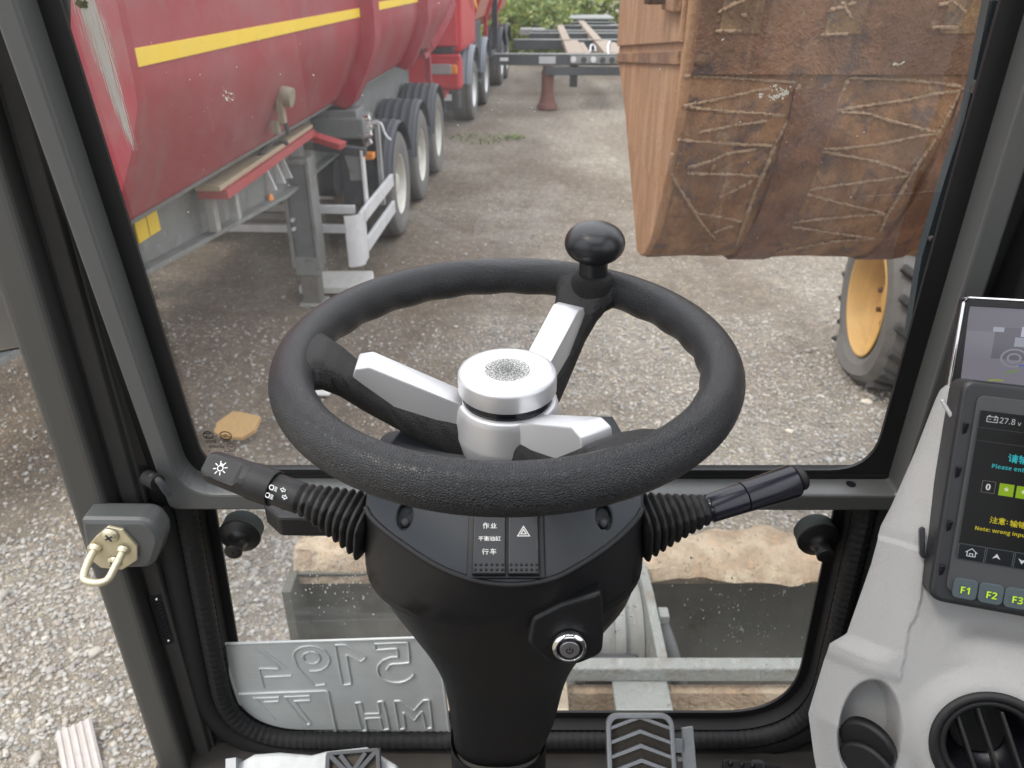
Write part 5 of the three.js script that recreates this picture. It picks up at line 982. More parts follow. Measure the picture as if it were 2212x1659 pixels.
  // smooth in-between rings
  const all = [top, ...R0]; for (let i = 0; i + 1 < all.length; i++) { const a = all[Math.max(0, i - 1)], b = all[i], c = all[i + 1], d = all[Math.min(all.length - 1, i + 2)]; for (let k = 1; k <= 5; k++) { const s = k / 5; rings.push(b.map((p, j) => { const f = q => 0.5 * ((2 * b[j][q]) + (-a[j][q] + c[j][q]) * s + (2 * a[j][q] - 5 * b[j][q] + 4 * c[j][q] - d[j][q]) * s * s + (-a[j][q] + 3 * b[j][q] - 3 * c[j][q] + d[j][q]) * s * s * s); return V(f('x'), f('y'), f('z')); })); } }
  const shroud = part('shroud', boxUV(loft(rings.map(r => r.slice().reverse()), { capA: true, crease: 1.0 })), MT.blackPlastic, t);
  // foot gaiter
  const gait = []; for (let i = 0; i <= 40; i++) { const py = 1588 + i * 3.6, k = i / 40; const w = 1 + 0.05 * Math.cos(i * 1.05) + 0.02; gait.push(ringAt([py, 1078 - 97 * w + k * 4, 1078 + 95 * w - k * 2, 0.042 * w, 0.042 * w], 1).reverse()); }
  part('foot_gaiter', boxUV(loft(gait, { crease: 1.2 })), MT.bellows, t);
  // screw recesses near the foot and on the flanks
  for (const [px, py, r] of [[1003, 1575, 0.005], [1165, 1572, 0.004]]) part('screw', new THREE.SphereGeometry(r, 12, 8).scale(1, 1.6, 1).translate(...atD(px, py, 0.925).toArray()), MT.gloss, shroud);
  // rocker switches
  const sw0 = onPanel(1010, 1252, 0.008), sw1 = onPanel(1176, 1252, 0.008), swT = onPanel(1090, 1050, 0.008)[1];
  part('switch_frame', boxUV(putP(ext(fillet([[sw0[0] - 0.001, sw0[1] + 0.0012], [sw1[0] + 0.001, sw0[1] + 0.0012], [sw1[0] + 0.001, swT], [sw0[0] - 0.001, swT]], 0.002), 0.004, 0.0012), 0.004)), MT.blackPlastic, t);
  const mid = onPanel(1094, 1252, 0.008)[0], gapS = 0.0018;
  [[sw0[0] + 0.0035, mid - 0.0006], [mid + 0.0012, sw1[0] - 0.0035]].forEach(([x0, x1], k) => {
    const y0 = onPanel(1090, 1240, 0.0115)[1], s = part('rocker_switch', boxUV(putP(ext(fillet([[x0, y0], [x1, y0], [x1, swT - 0.002], [x0, swT - 0.002]], 0.0012), 0.005, 0.0011, [], 3), 0.0065)), M({ color: lin(0.011, 0.011, 0.013), roughness: 0.36 }), t);
    s.userData.label = k ? 'hazard light rocker switch with a red-less triangle mark' : 'rocker switch with three rows of white lettering';
    if (k) s.userData.label = 'rocker switch with a white triangle mark';
    for (let j = 0; j < 2; j++) for (let i = 0; i < 6; i++) { const c = fromPanel(mix(x0, x1, (i + 0.6) / 6.2), y0 + 0.0035 + j * 0.0042, 0.0117); const g = new THREE.SphereGeometry(0.0012, 10, 6).scale(1, 0.7, 1); part('grip_dot', g.translate(c.x, c.y, c.z), MT.blackPlastic, s); }
    const W = 256, H = 384, w = x1 - x0 - 0.002, h = w * 1.5;
    const tx = canvasTex(W, H, x => {
      x.strokeStyle = x.fillStyle = '#d6d6d2';
      if (k === 0) { hanzi(x, '作业', 128, 70, 58, 0.12, 1.7); hanzi(x, '平衡油缸', 128, 190, 47, 0.03, 1.7); hanzi(x, '行车', 128, 310, 58, 0.12, 1.7); }
      else { const tri = (s, lw) => { x.lineWidth = lw; x.lineJoin = 'miter'; x.beginPath(); x.moveTo(128, 118 - s); x.lineTo(128 + s * 0.92, 118 + s * 0.62); x.lineTo(128 - s * 0.92, 118 + s * 0.62); x.closePath(); x.stroke(); }; tri(58, 10); tri(26, 10); }
    });
    decal('lettering', s, fromPanel((x0 + x1) / 2, y0 + 0.0115 + h / 2, 0.0119), EX, PEY, w, h, tx);
  });
  // start button on its lobe
  const bn = V(0.0, 0.10, 1).normalize(), bo = atD(1230, 1398, 0.625), by = V(0, bn.z, -bn.y), pb = (px, py) => { const p = onPlane(px, py, bo, bn).sub(bo); return [p.x, p.dot(by)]; };
  const lobe = fillet([[1150, 1345], [1215, 1312], [1298, 1288], [1304, 1300], [1306, 1380], [1303, 1424], [1250, 1446], [1185, 1442], [1140, 1400]].map(p => pb(...p)).reverse(), [0.01, 0.008, 0.012, 0.012, 0.006, 0.001, 0.001, 0.01, 0.01], 5);
  part('button_boss', boxUV(basis(ext(lobe, 0.09, 0.004, [], 4), bo.clone().addScaledVector(bn, -0.0945), EX, by, bn)), MT.blackPlastic, t);
  const br = 0.0142, btn = part('start_button', aim(lathe([[br * 0.98, -0.003], [br, 0.0], [br * 0.97, 0.002], [br * 0.80, 0.0034], [br * 0.76, 0.003], [br * 0.74, 0.0005]], 48), bo, bn), MT.chrome, t);
  part('button_well', aim(lathe([[br * 0.76, 0.0008], [br * 0.001, 0.0008]], 40), bo, bn), MT.gloss, btn);
  part('button_face', aim(lathe([[br * 0.56, 0.0009], [br * 0.56, 0.0030], [br * 0.53, 0.0036], [0.0001, 0.0037]], 48), bo, bn), M({ color: lin(0.55), metalness: 0.9, roughness: 0.32 }), btn);
  decal('power_mark', btn, bo.clone().addScaledVector(bn, 0.0042), EX, by, br * 0.62, br * 0.62, canvasTex(128, 128, x => { x.strokeStyle = '#1c1814'; x.lineWidth = 13; x.beginPath(); x.arc(64, 66, 38, -0.9, 4.05); x.stroke(); x.beginPath(); x.moveTo(64, 14); x.lineTo(64, 64); x.stroke(); }));
  // levers with bellows
  function bellows(name, A, B, a0, a1, n, sq) {
    const dir = B.clone().sub(A).normalize(), up = V(0, 1, 0.25).normalize(), sd = dir.clone().cross(up).normalize(), u2 = sd.clone().cross(dir).normalize(), N = n * 8, rg = [];
    for (let i = 0; i <= N; i++) { const k = i / N, w = 0.5 - 0.5 * Math.cos(i / 8 * 6.2832), amp = mix(0.80, 1, Math.pow(w, 0.55)), hv = mix(a0[0], a1[0], Math.pow(k, 0.85)) * amp, hs = mix(a0[1], a1[1], k) * amp; const c = A.clone().lerp(B, k); c.addScaledVector(V(0, 1, 0), sq * (1 - k) * (1 - k)); const o = []; for (let j = 0; j < 28; j++) { const p = j / 28 * 6.2832, C = Math.cos(p), S = Math.sin(p), e = mix(0.55, 0.95, k); o.push(c.clone().addScaledVector(u2, hv * Math.sign(S) * Math.abs(S) ** e).addScaledVector(sd, hs * Math.sign(C) * Math.abs(C) ** e)); } rg.push(o); }
    return part(name, loft(rg, { capA: true, capB: true, crease: 1.4 }), MT.bellows, t);
  }
  const lA = atD(800, 1132, 0.665), lB = atD(655, 1078, 0.672), lC = atD(452, 1005, 0.69), ld = lC.clone().sub(lB).normalize();
  bellows('lever_bellows', lA, lB, [0.031, 0.026], [0.0142, 0.0142], 9, -0.004);
  const at = (o, d, s) => o.clone().addScaledVector(d, s), len = lB.distanceTo(lC);
  const lv = part('lever', aim(lathe([[0.001, -0.006], [0.0112, -0.006], [0.0115, 0.001], [0.0140, 0.002], [0.0140, len * 0.30], [0.001, len * 0.30]], 40), lB, ld), MT.blackPlastic, t); lv.userData.label = 'left lever with lamp and arrow symbols';
  part('lever_collar', aim(lathe([[0.001, len * 0.29], [0.0152, len * 0.29], [0.0162, len * 0.30], [0.0168, len * 0.52], [0.0160, len * 0.53], [0.001, len * 0.53]], 40), lB, ld), MT.blackPlastic, lv);
  const grip = lathe([[0.001, len * 0.52], [0.0158, len * 0.52], ...Array.from({ length: 16 }, (_, i) => [mix(0.0157, 0.0145, i / 15), len * mix(0.54, 0.95, i / 15)]), [0.0128, len * 0.992], [0.009, len * 1.0], [0.001, len * 1.003]], 48);
  { const p = grip.attributes.position; aim(grip, lB, ld); const fl = V(-0.1, 0.75, 0.66); fl.addScaledVector(ld, -fl.dot(ld)).normalize(); for (let i = 0; i < p.count; i++) { const q = V(p.getX(i), p.getY(i), p.getZ(i)).sub(lB), s = q.dot(ld), h = q.dot(fl); const lim = 0.0108 + 0.006 * smooth(len * 0.66, len * 0.56, s); if (h > lim) q.addScaledVector(fl, lim - h); q.add(lB); p.setXYZ(i, q.x, q.y, q.z); } grip.computeVertexNormals();
    part('lever_grip', toCreasedNormals(grip, 0.5), MT.blackPlastic, lv);
    const ey = fl.clone().cross(ld), ic = x => { x.strokeStyle = '#e4e6e8'; x.lineCap = 'round'; };
    const axX = ld.clone().negate();
    decal('lamp_symbol', lv, at(lB, ld, len * 0.82).addScaledVector(fl, 0.0112), axX, fl.clone().cross(axX), 0.016, 0.016, canvasTex(128, 128, x => { ic(x); x.lineWidth = 7; x.beginPath(); x.arc(64, 64, 20, 0, 7); x.stroke(); x.strokeRect(54, 34, 20, 12); for (let k = 0; k < 8; k++) { const a = k / 8 * 6.283 + 0.4; x.beginPath(); x.moveTo(64 + 32 * Math.cos(a), 64 + 32 * Math.sin(a)); x.lineTo(64 + 50 * Math.cos(a), 64 + 50 * Math.sin(a)); x.stroke(); } }));
    const fr = V(0, 0.45, 0.89); fr.addScaledVector(ld, -fr.dot(ld)).normalize();
    decal('beam_symbols', lv, at(lB, ld, len * 0.185).addScaledVector(fr, 0.0150), axX, fr.clone().cross(axX), 0.024, 0.0195, canvasTex(256, 208, x => {
      ic(x); x.lineWidth = 9;
      for (const [ox, oy] of [[40, 60], [24, 140]]) { x.beginPath(); x.arc(ox + 14, oy, 20, Math.PI * 0.5, Math.PI * 1.5); x.lineTo(ox + 30, oy - 20); x.quadraticCurveTo(ox + 40, oy, ox + 30, oy + 20); x.closePath(); x.stroke(); x.lineWidth = 6; for (let k = 0; k < 4; k++) { x.beginPath(); x.moveTo(ox + 46, oy - 18 + k * 12); x.lineTo(ox + 72, oy - 14 + k * 12); x.stroke(); } x.lineWidth = 9; }
      const arrow = (ax, ay, s) => { x.lineWidth = 7; x.beginPath(); x.moveTo(ax - 26 * s, ay); x.lineTo(ax, ay - 20); x.lineTo(ax, ay - 9); x.lineTo(ax + 22 * s, ay - 9); x.lineTo(ax + 22 * s, ay + 9); x.lineTo(ax, ay + 9); x.lineTo(ax, ay + 20); x.closePath(); x.stroke(); }; arrow(170, 46, 1); arrow(205, 104, -1);
    }));
  }
  const rA = atD(1378, 1135, 0.665), rB = atD(1528, 1100, 0.672), rC = atD(1722, 1036, 0.69), rd = rC.clone().sub(rB).normalize(), rl = rB.distanceTo(rC);
  bellows('lever_bellows', rA, rB, [0.031, 0.026], [0.0128, 0.0128], 9, -0.002);
  const glossy = M({ color: lin(0.014, 0.0145, 0.022), roughness: 0.2 });
  const rv = part('lever', aim(lathe([[0.001, -0.006], [0.0105, -0.006], [0.0108, 0.001], [0.0126, 0.002], [0.0134, rl * 0.38], [0.0128, rl * 0.385], [0.001, rl * 0.385]], 40), rB, rd), glossy, t); rv.userData.label = 'plain glossy right lever';
  part('lever_grip', aim(lathe([[0.001, rl * 0.392], [0.0128, rl * 0.392], [0.0136, rl * 0.40], [0.0150, rl * 0.94], [0.0142, rl * 0.965], [0.001, rl * 0.965]], 40), rB, rd), glossy, rv);
  part('lever_button', aim(lathe([[0.001, rl * 0.96], [0.0108, rl * 0.96], [0.0108, rl * 1.05], [0.0100, rl * 1.065], [0.001, rl * 1.068]], 36), rB, rd), MT.blackPlastic, rv);
  // bracket behind the left lever, switch caps beyond the wheel
  const zb = atD(640, 1120, 0.76), bb = (px, py) => { const p = onPlane(px, py, zb, V(0, 1, 0)); return [p.x, -p.z]; };
  const sl = ext(fillet([[566, 1088], [600, 1118], [800, 1120], [800, 1068], [585, 1072]].map(p => bb(...p)), [0.015, 0.01, 0, 0, 0.012]), 0.024, 0.003, [fillet([[608, 1098], [690, 1101], [690, 1088], [606, 1086]].map(p => bb(...p)).reverse(), 0.004)]); basis(sl, V(0, zb.y - 0.024, 0), V(1, 0, 0), V(0, 0, -1), V(0, 1, 0));
  part('tilt_bracket', boxUV(sl), MT.blackPlastic, t);
  for (const [px, py] of [[860, 962], [935, 968]]) { const c = atD(px, py, 0.70); part('column_cap', aim(lathe([[0.019, -0.02], [0.019, 0], [0.017, 0.004], [0.001, 0.005]], 30), c, V(0, 1, 0.1)), MT.panelPlastic, t); }
  const hs = atD(900, 985, 0.71); part('column_cover', bx(0.11, 0.04, 0.06, V(hs.x + 0.02, hs.y - 0.015, hs.z), null, 0.015), MT.panelPlastic, t);
}

// ================================================================ NUMBER PLATE inside the lower window
{
  const o = onZ(710, 1480, -0.759), n = V(0.0, 0.05, 1).normalize(), ex = V(1, 0.02, -0.0).normalize(), ey = n.clone().cross(ex), q = (px, py) => { const p = onPlane(px, py, o, n).sub(o); return [p.dot(ex), p.dot(ey)]; };
  const t = thing('number_plate', 'pale metal number plate seen from behind, digits reversed, in the lower window', 'number plate', o.clone());
  const c = [q(476, 1389), q(946, 1374), q(974, 1600), q(548, 1612)];
  const put2 = (g, k) => basis(g, o.clone().addScaledVector(n, k), ex, ey, n);
  part('sheet', boxUV(put2(ext(fillet(c.slice().reverse(), 0.008), 0.0016, 0.0004), 0)), MT.plate, t);
  const rimPts = fillet(c, 0.008); rimPts.push(rimPts[0]);
  part('rolled_edge', put2(new THREE.TubeGeometry(new THREE.CatmullRomCurve3(rimPts.map(p => V(p[0], p[1], 0.002)), false, 'catmullrom', 0.1), 160, 0.0022, 6), 0), MT.plate, t);
  // embossed strokes as low ridges (digits pressed from the far side) in zoom coordinates
  const Z = (x, y) => q(438 + 0.2604 * x, 1348 + 0.2604 * y);
  const strokes = {
    digit: [
      [[[430, 190], [640, 360], [470, 360], [510, 520]], [[520, 430], [740, 420]], [[470, 185], [690, 350]]],
      [[[890, 220], [930, 224], [960, 245], [975, 278], [960, 305], [925, 320], [885, 316], [850, 300], [832, 268], [845, 238], [890, 220]], [[890, 172], [950, 178], [1005, 205], [1045, 250], [1055, 295], [1035, 340], [990, 370], [940, 380], [890, 380]], [[752, 290], [755, 245], [780, 205], [830, 180], [890, 172]], [[755, 250], [790, 350], [930, 500], [1020, 492]]],
      [[[1100, 165], [1160, 490], [1235, 485], [1195, 245], [1310, 300], [1355, 268], [1190, 162], [1100, 165]]],
      [[[1425, 155], [1700, 145], [1715, 310], [1560, 325], [1525, 370]], [[1425, 155], [1440, 205], [1610, 195], [1622, 262], [1560, 266], [1500, 290], [1460, 330], [1450, 375], [1470, 425], [1520, 460], [1580, 475], [1640, 474], [1690, 460], [1730, 435], [1755, 405]]],
    ],
    region_digit: [[[[420, 605], [640, 598]], [[510, 638], [635, 630]], [[430, 600], [600, 780]]], [[[680, 595], [890, 585]], [[760, 630], [895, 622]], [[680, 600], [860, 822], [900, 815], [770, 640]]]],
    letter: [[[[1265, 645], [1320, 875], [1365, 868], [1350, 775], [1470, 768], [1495, 865], [1550, 858], [1500, 635], [1455, 638], [1470, 730], [1335, 735], [1315, 642], [1265, 645]]], [[[1590, 630], [1630, 860], [1680, 855], [1665, 725], [1755, 790], [1820, 715], [1855, 855], [1905, 848], [1880, 622], [1830, 625], [1750, 710], [1640, 628], [1590, 630]]]],
    border: [[[[300, 572], [1020, 545], [1045, 570], [1110, 885]]]],
  };
  for (const [nm, list] of Object.entries(strokes)) for (const gl of list) {
    const gs = gl.map(s => { const pts = s.map(p => { const [a, b] = Z(...p); return V(a, b, 0.0012); }); return new THREE.TubeGeometry(new THREE.CatmullRomCurve3(pts, false, 'catmullrom', 0.08), pts.length * 12, nm === 'border' ? 0.0024 : 0.0019, 6); });
    part(nm, put2(merge(gs), 0.0008), MT.plate, t);
  }
}

// ================================================================ PEDALS
{
  const n = V(0, 0.72, 0.69).normalize(), o = atD(1384, 1600, 0.92), ey = V(0, n.z, -n.y), q = (px, py) => { const p = onPlane(px, py, o, n).sub(o); return [p.x, p.dot(ey)]; };
  const t = thing('brake_pedal', 'grey metal pedal with raised chevron bars, right of the column', 'pedal', V(o.x, o.y - 0.06, o.z));
  const top = q(1384, 1540)[1], L = q(1310, 1600)[0], Rr = q(1457, 1600)[0], w = Rr - L, bot = top - 0.14, put2 = (g, k) => basis(g, o.clone().addScaledVector(n, k), EX, ey, n);
  const outl = fillet([[L, bot], [Rr, bot], [Rr, top], [L, top]], [0.01, 0.01, 0.016, 0.016], 6), inn = fillet([[L + 0.0055, bot + 0.006], [Rr - 0.0055, bot + 0.006], [Rr - 0.0055, top - 0.006], [L + 0.0055, top - 0.006]], [0.008, 0.008, 0.012, 0.012], 6);
  part('pad', boxUV(put2(ext(outl, 0.006, 0.001), -0.01)), MT.grit, t);
  part('pad_rim', boxUV(put2(ext(outl, 0.009, 0.0012, [inn.slice().reverse()]), -0.004)), MT.pedal, t);
  const cx = (L + Rr) / 2;
  for (let k = 0; k < 9; k++) { const y = top - 0.002 - k * 0.0158, hw = w / 2 - 0.004, dr = 0.013, th = 0.0042; let pts = [[cx - hw, y - dr - th], [cx - hw, y - dr], [cx, y], [cx + hw, y - dr], [cx + hw, y - dr - th], [cx, y - th * 1.15]]; if (y - dr - th < bot + 0.004) break; part('chevron_bar', boxUV(put2(ext(pts.reverse(), 0.008, 0.0008), -0.0045)), MT.pedal, t); }
  part('pedal_arm', boxUV(merge([put2(ext(fillet([[Rr + 0.004, top - 0.05], [Rr + 0.012, top - 0.05], [Rr + 0.012, top - 0.018], [Rr + 0.026, top - 0.016], [Rr + 0.028, top - 0.16], [Rr + 0.012, top - 0.16], [Rr + 0.010, top - 0.055], [Rr + 0.004, top - 0.056]].reverse(), 0.001), 0.008, 0.001), -0.018), put2(ext([[Rr - 0.004, top - 0.045], [Rr + 0.014, top - 0.045], [Rr + 0.014, top - 0.03], [Rr - 0.004, top - 0.03]], 0.006), -0.016)])), MT.pedal, t);
  part('stem', cyl(V(cx + o.x, o.y - 0.05, o.z + 0.02), V(cx + o.x, 1.40, o.z - 0.02), 0.012), MT.chassisDark, t);
}
{
  const n = V(0, 0.85, 0.52).normalize(), o = atD(765, 1650, 0.985), ey = V(0, n.z, -n.y), q = (px, py) => { const p = onPlane(px, py, o, n).sub(o); return [p.x, p.dot(ey)]; }, put2 = (g, k) => basis(g, o.clone().addScaledVector(n, k), EX, ey, n);
  const t = thing('foot_pedal', 'pedal with a dark crossed pad on a pale cast base, left of the column', 'pedal', V(o.x, o.y - 0.05, o.z));
  const base = [q(490, 1659), q(545, 1628), q(600, 1624), q(670, 1630), q(700, 1622), q(790, 1612), q(855, 1652), q(870, 1700), q(490, 1710)];
  part('cast_base', boxUV(put2(ext(base.slice().reverse(), 0.02, 0.004), -0.027)), M({ color: lin(0.5, 0.52, 0.52), roughness: 0.5, metalness: 0.3, map: rep(T.dusty, 8) }), t);
  part('side_lug', boxUV(put2(ext([q(490, 1640), q(512, 1637), q(512, 1700), q(490, 1700)].reverse(), 0.03), -0.025)), MT.pedal, t);
  const a = [q(706, 1626), q(822, 1616), q(826, 1720), q(702, 1730)], m = M({ color: lin(0.07, 0.073, 0.078), roughness: 0.6 });
  const inr = a.map((p, i) => { const c = [(a[0][0] + a[2][0]) / 2, (a[0][1] + a[2][1]) / 2]; return [c[0] + (p[0] - c[0]) * 0.84, c[1] + (p[1] - c[1]) * 0.84]; });
  part('pad', boxUV(put2(ext(a.slice().reverse(), 0.004), -0.003)), MT.grit, t);
  part('pad_frame', boxUV(put2(ext(fillet(a.slice().reverse(), 0.006), 0.007, 0.001, [fillet(inr, 0.003)]), 0.001)), m, t);
  const P = (u, v) => { const l = [mix(inr[0][0], inr[3][0], v), mix(inr[0][1], inr[3][1], v)], r = [mix(inr[1][0], inr[2][0], v), mix(inr[1][1], inr[2][1], v)]; return o.clone().addScaledVector(EX, mix(l[0], r[0], u)).addScaledVector(ey, mix(l[1], r[1], u)).addScaledVector(n, 0.0045); };
  for (const [u0, v0, u1, v1] of [[0, 0, 0.42, 0.5], [0.22, 0, 0.5, 0.45], [1, 0, 0.58, 0.5], [0.78, 0, 0.5, 0.45], [0, 1, 0.42, 0.5], [1, 1, 0.58, 0.5]]) part('pad_bar', boxUV(bar(P(u0, v0), P(u1, v1), 0.006, 0.007, 0.001, n)), m, t);
  part('stem', cyl(V(o.x, o.y - 0.03, o.z), V(o.x, 1.40, o.z), 0.015), MT.chassisDark, t);
}
{
  const n = V(0, 0.85, 0.52).normalize(), o = atD(1640, 1655, 1.0), ey = V(0, n.z, -n.y), q = (px, py) => { const p = onPlane(px, py, o, n).sub(o); return [p.x, p.dot(ey)]; }, put2 = (g, k) => basis(g, o.clone().addScaledVector(n, k), EX, ey, n);
  const t = thing('small_pedal', 'small black pedal with round studs at the floor, left of the grey console', 'pedal', V(o.x, o.y - 0.04, o.z));
  part('pad', boxUV(put2(ext(fillet([q(1562, 1639), q(1690, 1655), q(1690, 1730), q(1562, 1730)].reverse(), 0.006), 0.008, 0.0015), -0.008)), MT.blackPlastic, t);
  for (let j = 0; j < 2; j++) for (let i = 0; i < 4; i++) { const c = q(1578 + i * 24, 1650 + i * 2.5 + j * 22); part('stud', new THREE.SphereGeometry(0.0032, 12, 8).translate(...o.clone().addScaledVector(EX, c[0]).addScaledVector(ey, c[1]).addScaledVector(n, 0.001).toArray()), MT.blackPlastic, t); }
  part('stem', cyl(V(o.x, o.y - 0.005, o.z), V(o.x, 1.40, o.z - 0.02), 0.012), MT.chassisDark, t);
}

// ================================================================ RIGHT CONSOLE
const PSI = 16 * Math.PI / 180, TAU = 24 * Math.PI / 180;
const MO = atD(2082, 1272, 0.58), MX = V(Math.cos(PSI), 0, Math.sin(PSI)), NH = V(-Math.sin(PSI), 0, Math.cos(PSI)), MU = V(0, Math.cos(TAU), 0).addScaledVector(NH, -Math.sin(TAU)), MN = NH.clone().multiplyScalar(Math.cos(TAU)).add(V(0, Math.sin(TAU), 0));
const mq = (px, py, k = 0) => { const p = onPlane(px, py, MO.clone().addScaledVector(MN, k), MN).sub(MO); return [p.dot(MX), p.dot(MU)]; };
const fm = (a, b, k = 0) => MO.clone().addScaledVector(MX, a).addScaledVector(MU, b).addScaledVector(MN, k);
const putM = (g, k) => basis(g, fm(0, 0, k), MX, MU, MN);
{
  const t = thing('side_console', 'light grey moulded plastic console along the right side', 'console', fm(0.05, -0.2, -0.1));
  const k0 = -0.022, sil = [[2062, 835], [2048, 846], [2036, 872], [1992, 985], [1938, 1107], [1915, 1150], [1892, 1235], [1838, 1388], [1800, 1410], [1776, 1490], [1753, 1567], [1765, 1660], [1790, 1790]].map(([x, y]) => mq(x, y, k0));
  const leftAt = b => { for (let i = 0; i + 1 < sil.length; i++) if (b <= sil[i][1] && b >= sil[i + 1][1]) return mix(sil[i][0], sil[i + 1][0], (sil[i][1] - b) / (sil[i][1] - sil[i + 1][1])); return b > sil[0][1] ? sil[0][0] : sil[sil.length - 1][0]; };
  const vc = mq(2136, 1606, k0), ovc = mq(1884, 1560, k0), den = mq(2120, 1390, k0), seam = [[2000, 1190], [1990, 1290], [1980, 1330], [1964, 1356], [1942, 1482]].map(p => mq(...p, k0));
  const topB = sil[0][1], botB = sil[sil.length - 1][1], right = 0.17;
  const seamX = b => { if (b > seam[0][1] || b < seam[4][1]) return null; for (let i = 0; i < 4; i++) if (b <= seam[i][1] && b >= seam[i + 1][1]) return mix(seam[i][0], seam[i + 1][0], (seam[i][1] - b) / (seam[i][1] - seam[i + 1][1])); return null; };
  const hgt = (a, b) => {
    let h = 0; const e = a - leftAt(b); h -= 0.022 * Math.pow(1 - smooth(0, 0.05, e), 2);                                    // rounded towards the edge
    h -= 0.010 * Math.exp(-Math.pow((b - den[1] + 0.16 * Math.max(0, a - den[0]) * 0) / 0.011, 2)) * smooth(den[0] - 0.026, den[0] + 0.004, a);   // soft groove below the screen
    const rv = Math.hypot(a - vc[0], (b - vc[1])); h += 0.007 * (1 - smooth(0.046, 0.064, rv)); if (rv < 0.041) h -= 0.06;  // boss round the vent
    const ro = Math.hypot((a - ovc[0]) / 0.48, b - ovc[1] + 0.012) ; h -= 0.03 * (1 - smooth(0.034, 0.048, ro)) ;                       // oval recess
    const sx = seamX(b); if (sx !== null) h += 0.0022 * (1 - smooth(sx - 0.0006, sx + 0.0006, a)) * smooth(seam[4][1], seam[4][1] + 0.01, b);
    return h;
  };
  const nu = 150, nv = 190;
  const top = gridGeo(nu, nv, (u, v) => { const b = mix(topB, botB, v), l = leftAt(b), a = mix(l, right, Math.pow(u, 1.25)); return [fm(a, b, k0 + hgt(a, b)), a, b]; });
  // flip to face outwards, add the returned edge
  const ix = top.index.array; for (let i = 0; i < ix.length; i += 3) { const s = ix[i]; ix[i] = ix[i + 1]; ix[i + 1] = s; } top.computeVertexNormals();
  const edge = gridGeo(6, nv, (u, v) => { const b = mix(topB, botB, v), l = leftAt(b); return [fm(l + 0.26 * u, b, k0 + hgt(l, b) - 0.20 * u), u * 0.2, b]; });
  part('moulding', merge([top, edge]), MT.consoleGrey, t);
  part('socket', boxUV(putM(ext([mq(2044, 868), mq(2052, 866), mq(2074, 902), mq(2066, 906)], 0.004, 0.001), k0 + 0.003)), M({ color: lin(0.5), roughness: 0.4 }), t);
  part('side_slot', boxUV(putM(ext(fillet([mq(1999, 1155), mq(2012, 1150), mq(2012, 1222), mq(2000, 1215)].reverse(), 0.004), 0.004), k0 + 0.0005)), MT.gloss, t);
  // round vent
  const vn = (r0, r1, k) => putM(new THREE.TorusGeometry(r0, r1, 16, 72).translate(vc[0], vc[1], 0), k);
  const vent = part('air_vent', merge([vn(0.0405, 0.0042, k0 + 0.006), vn(0.0345, 0.0032, k0 + 0.004), putM(ext(fillet([[-0.02, -0.02], [0.02, -0.02], [0.02, 0.02], [-0.02, 0.02]], 0.02), 0.001).translate(vc[0], vc[1], 0), k0 - 0.028)]), MT.blackPlastic, t);
  part('vent_bowl', putM((() => { const g = lathe([[0.040, 0.006], [0.033, 0.002], [0.031, -0.03], [0.001, -0.032]], 48); g.rotateX(Math.PI / 2); return g.translate(vc[0], vc[1], 0); })(), k0), MT.gloss, vent);
  for (const d of [-0.017, 0.0, 0.017]) { const c = Math.sqrt(0.031 ** 2 - d * d); const A = fm(vc[0] + d * 0.87 - c * 0.42, vc[1] + d * 0.3 + c * 0.9, k0 - 0.004), B = fm(vc[0] + d * 0.87 + c * 0.42, vc[1] + d * 0.3 - c * 0.9, k0 - 0.004); part('louvre', boxUV(bar(A, B, 0.0026, 0.016, 0.0010, MN)), M({ color: lin(0.03), roughness: 0.4 }), vent); }
  // two round flaps in the recess
  for (const [px, py] of [[1872, 1605], [1870, 1652]]) { const c = mq(px, py, k0 - 0.01); const f = part('round_flap', putM((() => { const g = lathe([[0.001, 0.004], [0.020, 0.004], [0.0225, 0.002], [0.0225, -0.004], [0.001, -0.004]], 40); g.rotateX(Math.PI / 2); g.rotateX(0.35); g.rotateY(-0.6); return g.translate(c[0], c[1], 0); })(), k0 - 0.008), MT.blackPlastic, t); }
}
